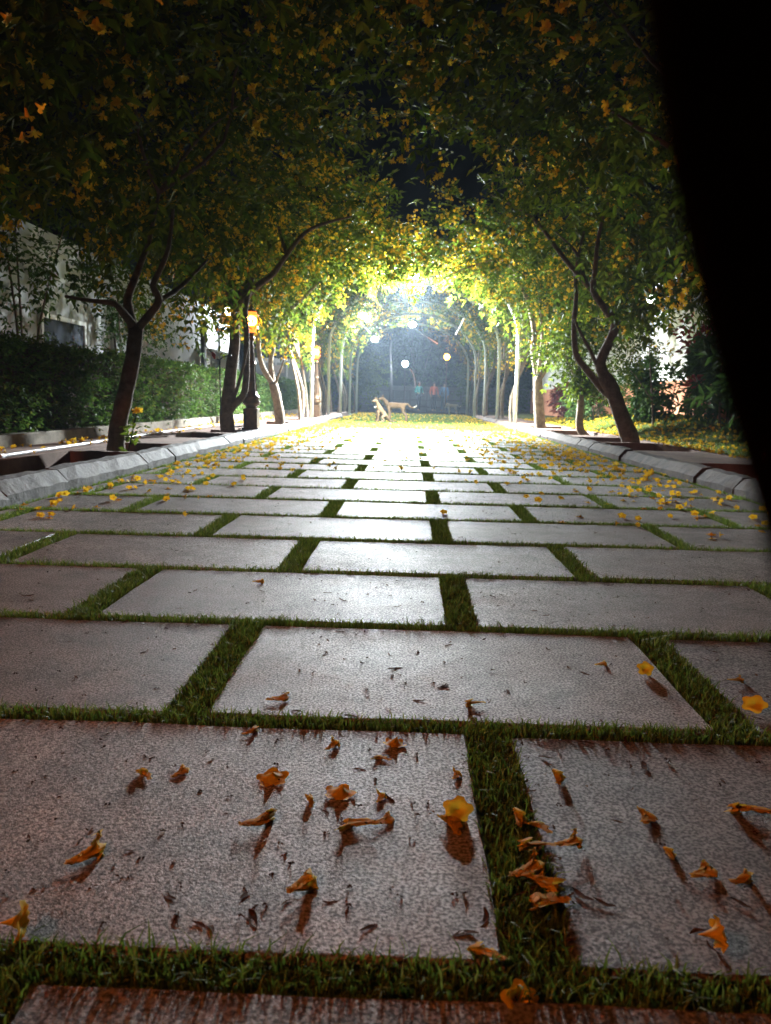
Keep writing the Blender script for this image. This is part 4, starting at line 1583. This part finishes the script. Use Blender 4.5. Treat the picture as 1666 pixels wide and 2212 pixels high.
M_TEAL = noise_mat('teal_cloth', (0.02, 0.12, 0.11), (0.04, 0.18, 0.165), 8, 0.9, 0.3, 40, 0.01, 0.1)
M_ORANGE = noise_mat('orange_cloth', (0.25, 0.075, 0.05), (0.32, 0.11, 0.07), 8, 0.9, 0.3, 40, 0.01, 0.1)
M_BLUE = noise_mat('blue_cloth', (0.08, 0.16, 0.28), (0.12, 0.22, 0.36), 8, 0.9, 0.3, 40, 0.01, 0.1)
M_NAVY = noise_mat('dark_cloth', (0.03, 0.033, 0.045), (0.05, 0.055, 0.07), 8, 0.9, 0.3, 40, 0.01, 0.1)
PY = 44.5
person('person', at(905, 860, PY)[0], PY, 0.5, M_TEAL, M_NAVY, 'person in a teal jacket and dark trousers walking at the far end', 0.7, 0.14)
person('person', at(938, 860, PY)[0], PY + .3, 0.2, M_ORANGE, M_NAVY, 'person in an orange shirt and dark trousers next to the teal jacket', 0.3, 0.1)
person('person', at(961, 860, PY)[0], PY + .8, -0.3, M_BLUE, M_BLUE, 'person in blue clothes, last of the three at the far end', 0.1, 0.12)

# ------------------------------------------------------------------ fallen flowers, petals and bits


def bloom_mesh(kind, seed):
    r = np.random.default_rng(seed)
    nv, nu = 25, 8
    U, T = np.meshgrid(np.linspace(0, 1, nu), np.linspace(0, 2 * pi, nv, endpoint=False), indexing='ij')
    lobe = np.abs(np.cos(2.5 * T)) ** 0.55
    fl = np.clip((U - 0.62) / 0.38, 0, 1)
    rad = 0.0006 + 0.0107 * np.clip(U / 0.62, 0, 1) ** 1.3 + fl * (0.006 + 0.0165 * lobe)
    z = 0.034 * np.clip(U / 0.8, 0, 1) + 0.004 * fl - 0.010 * fl ** 2 * lobe
    frill = 0.0022 * fl * np.sin(T * 10 + r.uniform(0, 6)) + 0.0012 * fl * r.normal(0, 1, U.shape)
    X, Y_, Z = rad * np.cos(T), rad * np.sin(T), z + frill
    if kind == 'wilted':
        sq = 0.28 + 0.2 * r.random()
        Y_ = Y_ * sq
        tw = U * r.uniform(0.5, 1.8)
        X, Y_ = X * np.cos(tw) - Y_ * np.sin(tw), X * np.sin(tw) + Y_ * np.cos(tw)
        X = X * (1 - 0.35 * fl * r.random())
        Z = Z * 1.15
        for ax in range(3):
            ph = r.uniform(0, 6, 3)
            d = 0.003 * np.sin(T * 3 + ph[0] + U * 5) + 0.0025 * np.sin(T * 5 + ph[1] - U * 7) + 0.0012 * r.normal(0, 1, U.shape)
            if ax == 0:
                X = X + d
            elif ax == 1:
                Y_ = Y_ + d
            else:
                Z = Z + d
        bend = r.uniform(0.3, 1.1)
        X = X + bend * Z ** 2 * 14
    V = np.stack([X, Y_, Z], 2).reshape(-1, 3)
    if kind == 'lying' or kind == 'wilted':
        # axis horizontal
        V = V[:, [2, 0, 1]]
        V[:, 0] -= 0.018
    elif kind == 'skirt':
        V[:, 2] *= -1.05
        # stands on two or three petal lobes, tipped
        a = r.uniform(0.15, 0.4)
        V = V @ np.array([[1, 0, 0], [0, math.cos(a), -math.sin(a)], [0, math.sin(a), math.cos(a)]]).T
    elif kind == 'open':
        a = r.uniform(0.6, 1.15)
        V = V @ np.array([[1, 0, 0], [0, math.cos(a), -math.sin(a)], [0, math.sin(a), math.cos(a)]]).T
    V[:, 2] -= V[:, 2].min()
    Q = []
    for i in range(nu - 1):
        for k in range(nv):
            Q.append((i * nv + k, i * nv + (k + 1) % nv, (i + 1) * nv + (k + 1) % nv, (i + 1) * nv + k))
    rn_ = np.clip(0.5 + 0.25 * (U - .5) + r.normal(0, .12) + r.normal(0, 0.08, U.shape), 0, 1).ravel()
    me = np_mesh('flower', V, np.array(Q), rn_)
    me.polygons.foreach_set('use_smooth', np.ones(len(me.polygons), dtype=bool))
    return me


def bit_mesh(seed):
    r = np.random.default_rng(seed)
    nu, nv = 7, 4
    U, T = np.meshgrid(np.linspace(-1, 1, nu), np.linspace(-1, 1, nv), indexing='ij')
    w = 0.32 * np.clip(1 - U ** 2, 0.05, 1) ** 0.7 * r.uniform(.5, 1.1)
    X = U * 0.013
    Y_ = T * w * 0.013 + 0.003 * np.sin(U * 2 + r.uniform(0, 6))
    Z = 0.0035 * T ** 2 + 0.004 * U ** 2 * r.uniform(-.2, 1) + r.normal(0, .0012, U.shape)
    V = np.stack([X, Y_, Z], 2).reshape(-1, 3)
    V[:, 2] -= V[:, 2].min() - 0.0004
    Q = [(i * nv + k, (i + 1) * nv + k, (i + 1) * nv + k + 1, i * nv + k + 1) for i in range(nu - 1) for k in range(nv - 1)]
    return np_mesh('bit', V, np.array(Q), np.clip(.5 + r.normal(0, .25, nu * nv), 0, 1))


BM = {}
for kd, mt in (('open', M_PETAL), ('skirt', M_PETAL), ('lying', M_PETAL), ('wilted', M_WILT)):
    BM[kd] = [bloom_mesh(kd, 100 + 7 * i + len(kd)) for i in range(5)]
    for me in BM[kd]:
        me.materials.append(mt)
BITS = [bit_mesh(i) for i in range(7)]
for me in BITS:
    me.materials.append(M_DRY)
GFLOW, GDRY = 'fallen yellow flowers on the paving', 'dry brown petals on the paving'


def put(kind, x, y, s, rz, label, z=0.0, name=None):
    me = random.choice(BM[kind]) if kind in BM else random.choice(BITS)
    nm = name or {'open': 'fallen_flower', 'skirt': 'fallen_flower', 'lying': 'fallen_flower', 'wilted': 'wilted_flower', 'bit': 'dry_petal'}[kind]
    o = bpy.data.objects.new(nm, me)
    C.objects.link(o)
    o.location = (x, y, z)
    o.scale = (s, s, s * random.uniform(.85, 1.1) * (0.26 if kind == 'wilted' else (0.2 if kind == 'bit' else (0.5 if kind == 'skirt' else 0.7))))
    o.rotation_euler = (random.uniform(-.12, .12), random.uniform(-.12, .12), rz)
    tag(o, label, {'wilted_flower': 'wilted flower', 'dry_petal': 'petal'}.get(nm, 'flower'), GFLOW if kind in ('open', 'skirt', 'lying') else ('wilted orange flowers on the paving' if kind == 'wilted' else GDRY))
    return o


HAND = [  # picture x, y of the foot of it, kind, size, turn, label
    (986, 1752, 'open', 1.0, 0.1, 'fresh round yellow flower standing on the near slab beside the turf joint'),
    (1384, 1452, 'open', 0.95, 0.3, 'yellow flower casting a long shadow near the right turf joint of the second slab row'),
    (1632, 1530, 'open', 1.1, -0.5, 'bright yellow flower on the right turf joint at the edge of the picture'),
    (592, 1688, 'skirt', 1.15, 0.5, 'upturned yellow flower with splayed petals, leftmost of the standing three on the near slab'),
    (742, 1718, 'skirt', 1.1, 1.3, 'upturned yellow flower with splayed petals, middle of the standing three on the near slab'),
    (858, 1608, 'skirt', 0.95, 2.2, 'upturned yellow flower close below the turf joint, rightmost of the standing three'),
    (552, 1792, 'wilted', 1.25, 0.2, 'orange wilted flower lying left of the others on the near slab'),
    (782, 1782, 'wilted', 1.2, 2.9, 'orange brown wilted flower spread in the middle of the near slab'),
    (828, 1780, 'wilted', 0.8, 0.4, 'small brown wilted flower touching the spread one on the near slab'),
    (825, 1730, 'wilted', 0.7, 1.0, 'dark crumpled flower right of the middle standing flower'),
    (676, 1740, 'wilted', 0.65, 1.4, 'dark pointed wilted flower between the standing flowers'),
    (652, 1928, 'wilted', 1.15, 0.7, 'single orange wilted flower low on the near slab'),
    (986, 1790, 'wilted', 1.0, 1.6, 'brown wilted flower in front of the fresh round one'),
    (988, 1682, 'wilted', 0.7, 0.9, 'small brown flower leaning just behind the fresh round one'),
    (1140, 1905, 'wilted', 1.35, 0.3, 'large yellow orange wilted flower across the near turf joint'),
    (1165, 1838, 'wilted', 1.1, 2.8, 'flat yellow wilted flower on the near turf joint, upper one'),
    (1228, 1840, 'wilted', 1.1, 0.2, 'yellow wilted flower just right of the near turf joint'),
    (1190, 1958, 'wilted', 1.15, 3.0, 'orange wilted flower at the lower part of the near turf joint'),
    (1125, 1790, 'wilted', 1.0, 1.2, 'brown wilted flower at the top of the flower row on the turf joint'),
    (1175, 1800, 'wilted', 0.8, 2.0, 'small curled flower at the slab edge beside the turf joint'),
    (1170, 1925, 'wilted', 1.1, -0.6, 'long orange petal hanging off the large wilted flower'),
    (1062, 2068, 'wilted', 1.0, 2.4, 'orange wilted flower at the edge of the front turf joint'),
    (1108, 2140, 'open', 0.95, 0.5, 'yellow flower upright in the front turf joint'),
    (30, 2025, 'lying', 1.1, 0.2, 'pale yellow flower at the left edge behind the front turf joint'),
    (1535, 2050, 'lying', 1.05, 0.0, 'yellow flower lying flat near the front turf joint on the right slab'),
    (1520, 1895, 'wilted', 1.0, 0.3, 'dull yellow wilted flower on the near right slab'),
    (1630, 1755, 'wilted', 1.3, 2.4, 'big orange brown flower at the right picture edge'),
    (1590, 1475, 'wilted', 1.0, 0.0, 'flat brown orange flower right of the right turf joint'),
    (1298, 1440, 'wilted', 0.8, 0.2, 'small brown flower left of the long-shadowed yellow one'),
    (598, 1515, 'wilted', 1.1, 0.1, 'brown flat flower on the front edge of the second slab row'),
    (1030, 1522, 'wilted', 0.9, 2.9, 'brown crumpled flower near the front edge of the second slab row'),
    (542, 1588, 'wilted', 0.8, 0.5, 'orange wilted flower against the turf joint, left of centre'),
    (720, 1618, 'wilted', 0.9, 0.8, 'brown wilted flower beside the turf joint, centre'),
    (830, 1640, 'wilted', 0.7, 2.6, 'small wilted flower left of the rightmost standing flower'),
    (1210, 1690, 'wilted', 0.9, 1.2, 'brown crumpled flower on the right near slab close to the turf joint'),
    (1400, 1775, 'wilted', 1.0, 0.9, 'reddish brown flower in the middle of the near right slab'),
    (1452, 1855, 'wilted', 0.7, 1.2, 'small orange petal curl on the near right slab'),
    (185, 1862, 'wilted', 1.3, 0.6, 'long dark withered flower on the left of the near slab'),
    (390, 1675, 'wilted', 0.8, 0.8, 'small orange brown flower on the upper left of the near slab'),
    (325, 1680, 'wilted', 0.8, 1.9, 'dark curled flower on the upper left of the near slab'),
    (558, 1260, 'wilted', 1.0, 0.4, 'dark clump of withered petals on the fourth slab row'),
    (1605, 1915, 'wilted', 0.9, 0.2, 'dark withered lump on the near right slab'),
    (1160, 1085, 'open', 1.15, 0.2, 'yellow flower standing in the shaded patch, front one of three'),
    (1166, 1068, 'open', 1.05, 0.9, 'yellow flower standing in the shaded patch, rear one of three'),
    (1139, 1076, 'open', 0.9, -0.6, 'yellow flower standing in the shaded patch, left one of three'),
    (365, 1081, 'open', 1.1, -0.4, 'lone yellow flower on the slab near the left kerb'),
    (1340, 1118, 'open', 1.1, 0.3, 'orange lit flower in the shaded right part of the paving'),
    (1497, 1113, 'open', 1.1, 0.1, 'orange lit flower near the right kerb in the shade'),
]
for (px_, py_, kd, s, rz, lab) in HAND:
    q = gp(px_, py_)
    o = put(kd, q[0], q[1], s * (0.76 if kd != 'wilted' else 0.95), rz, lab)
    if 1075 < px_ < 1260 and 1770 < py_ < 1975:
        o.location.z = 0.006
    if py_ > 2120:
        o.location.z = -0.012

LITL = 'small yellow flower fallen on the paving near the left kerb'
LITR = 'small yellow flower fallen on the paving near the right kerb'
LITM = 'small yellow flower lying on the slabs in the middle of the path'


def litter_xy(n):
    """flowers gather along both kerbs, thickest on the right and with distance"""
    out = []
    while len(out) < n:
        y = 3.6 + (YEND - 3.6) * random.random() ** 0.8
        side = random.random()
        if side < 0.36:
            x = KL + 0.04 + abs(random.gauss(0, 0.45))
        elif side < 0.88:
            x = KR - 0.04 - abs(random.gauss(0, 0.62 + 0.03 * y))
        else:
            x = random.uniform(KL + .1, KR - .1)
            if y < 7 and random.random() < .8:
                continue
        if KL + .02 < x < KR - .02:
            out.append((x, y))
    return out


pts = sorted(litter_xy(1500), key=lambda p: p[1])
near, rest = pts[:215], pts[215:]
for x, y in near:
    put(random.choice(['open', 'open', 'lying', 'skirt']), x, y, random.uniform(.6, .85), random.uniform(0, 6.3), LITL if x < -1 else (LITR if x > 1 else LITM))


def stuff_flowers(name, P3, label, scale):
    ax = rng.normal(0, .5, (len(P3), 3)) + [0, -.3, 1.0]
    v, t, rr = flowers_at(P3, ax, rng.uniform(.7, 1.1, len(P3)) * scale)
    o = link(name, np_mesh(name, v, t, rr), M_PETAL)
    return tag(o, label, 'flowers', kind='stuff')


stuff_flowers('flower_litter', np.array([(x, y, 0.0) for x, y in rest]) + [0, 0, -.012], 'scattered yellow flowers covering the far paving and kerb edges', 1.0)
n = 1150
lx = np.where(rng.random(n) < .45, rng.uniform(KL, KR + .1, n), np.where(rng.random(n) < .5, KL + np.abs(rng.normal(0, .5, n)), KR - np.abs(rng.normal(0, .5, n))))
ly = YEND - 2.6 + rng.random(n) ** 1.2 * 20
keep = rng.random(n) < .75
stuff_flowers('flower_litter', np.stack([lx, ly, np.full(n, 0.0)], 1)[keep], 'carpet of yellow flowers on the grass strip beyond the paving', 1.05)
n = 1250
lx, ly = 3.65 + np.abs(rng.normal(0, 1.1, n)), rng.uniform(9.5, 26, n)
ok = lx < 5.5
lx, ly = lx[ok], ly[ok]
stuff_flowers('flower_litter', np.stack([lx, ly, bank_z(lx, ly) + .01], 1), 'carpet of yellow flowers on the right grass bank', 1.05)
n = 500
lx = np.where(rng.random(n) < .5, rng.uniform(-3.75, -3.2, n), rng.uniform(KR + .17, 3.6, n))
ly = rng.uniform(4, 24, n)
pz = np.where(lx < 0, VZ + .0, VZ + .0)
inpit = (lx > 0) & (lx < 3.5)
lx = np.where(inpit, rng.uniform(3.5, 3.62, n), lx)
stuff_flowers('flower_litter', np.stack([lx, ly, pz], 1), 'yellow flowers strewn on the verges beside the tree pits', .95)

DRYL = 'small dark dry petal lying on a paving slab'
for i in range(185):
    y = 0.85 + 5.2 * random.random() ** 1.7
    hw = 0.5 * y + .1
    x = max(KL + .1, min(KR - .1, random.uniform(-hw, hw)))
    put('bit', x, y, random.uniform(.5, 1.5) * (0.85 + .08 * y), random.uniform(0, 6.3), DRYL, 0.0005)
# crumbs
n = 1500
cy = 0.85 + 9 * rng.random(n) ** 1.2
cx = rng.uniform(-1, 1, n) * np.minimum(0.5 * cy + .15, 2.1)
V, T, rn = leaves_from(np.stack([cx, cy, np.full(n, .003)], 1), norm(np.stack([rng.normal(0, 1, n), rng.normal(0, 1, n), np.zeros(n)], 1)) * .006, 1, .008, .002, 0, .3)
V[:, 2] = np.clip(V[:, 2], 0.0006, 0.006)
tag(link('leaf_crumbs', np_mesh('leaf_crumbs', V, T, rn), M_DRY), 'tiny dry crumbs scattered over the slabs', 'debris', kind='stuff')

# ------------------------------------------------------------------ dark thing hanging close beside the lens
fc = MB()
edge = [(1330, -700), (1350, -300), (1378, 0), (1430, 350), (1475, 560), (1550, 850), (1675, 1290), (1800, 1600)]
D0, D1 = 0.10, 0.125
front, back = [], []
for (x, y) in edge:
    front.append(np.array([0, 0, EYE]) + ray(x, y) * D0)
    back.append(np.array([0, 0, EYE]) + ray(x + 60, y) * D1)
rim = [(2100, 1600), (2100, -700)]
fr = front + [np.array([0, 0, EYE]) + ray(x, y) * D0 for x, y in rim]
bk = back + [np.array([0, 0, EYE]) + ray(x, y) * D1 for x, y in rim]
n = len(fr)
fc.add(fr + bk, [tuple(range(n)), tuple(range(2 * n - 1, n - 1, -1))] + [(i, n + i, n + (i + 1) % n, (i + 1) % n) for i in range(n)])
cv = bevel(fc.build('lens_obstruction', M_MATTBLACK), 0.004, 3)  # solid stand-in for an unidentified dark shape beside the lens
tag(cv, 'black out of focus flap close to the lens blocking the right side', 'obstruction')

# ------------------------------------------------------------------ haze
HAZE = 0.0012
if HAZE:
    hb = MB()
    hb.box(-30, -6, -1.2, 30, 62, 11)
    mh = bpy.data.materials.new('haze')
    mh.use_nodes = True
    t = mh.node_tree
    t.nodes.remove(t.nodes['Principled BSDF'])
    pv = t.nodes.new('ShaderNodeVolumePrincipled')
    pv.inputs['Color'].default_value = (0.65, 0.82, 1, 1)
    pv.inputs['Density'].default_value = HAZE
    pv.inputs['Anisotropy'].default_value = 0.3
    t.links.new(pv.outputs[0], t.nodes['Material Output'].inputs['Volume'])
    tag(hb.build('haze', mh), 'thin night haze over the path', 'haze', kind='stuff')
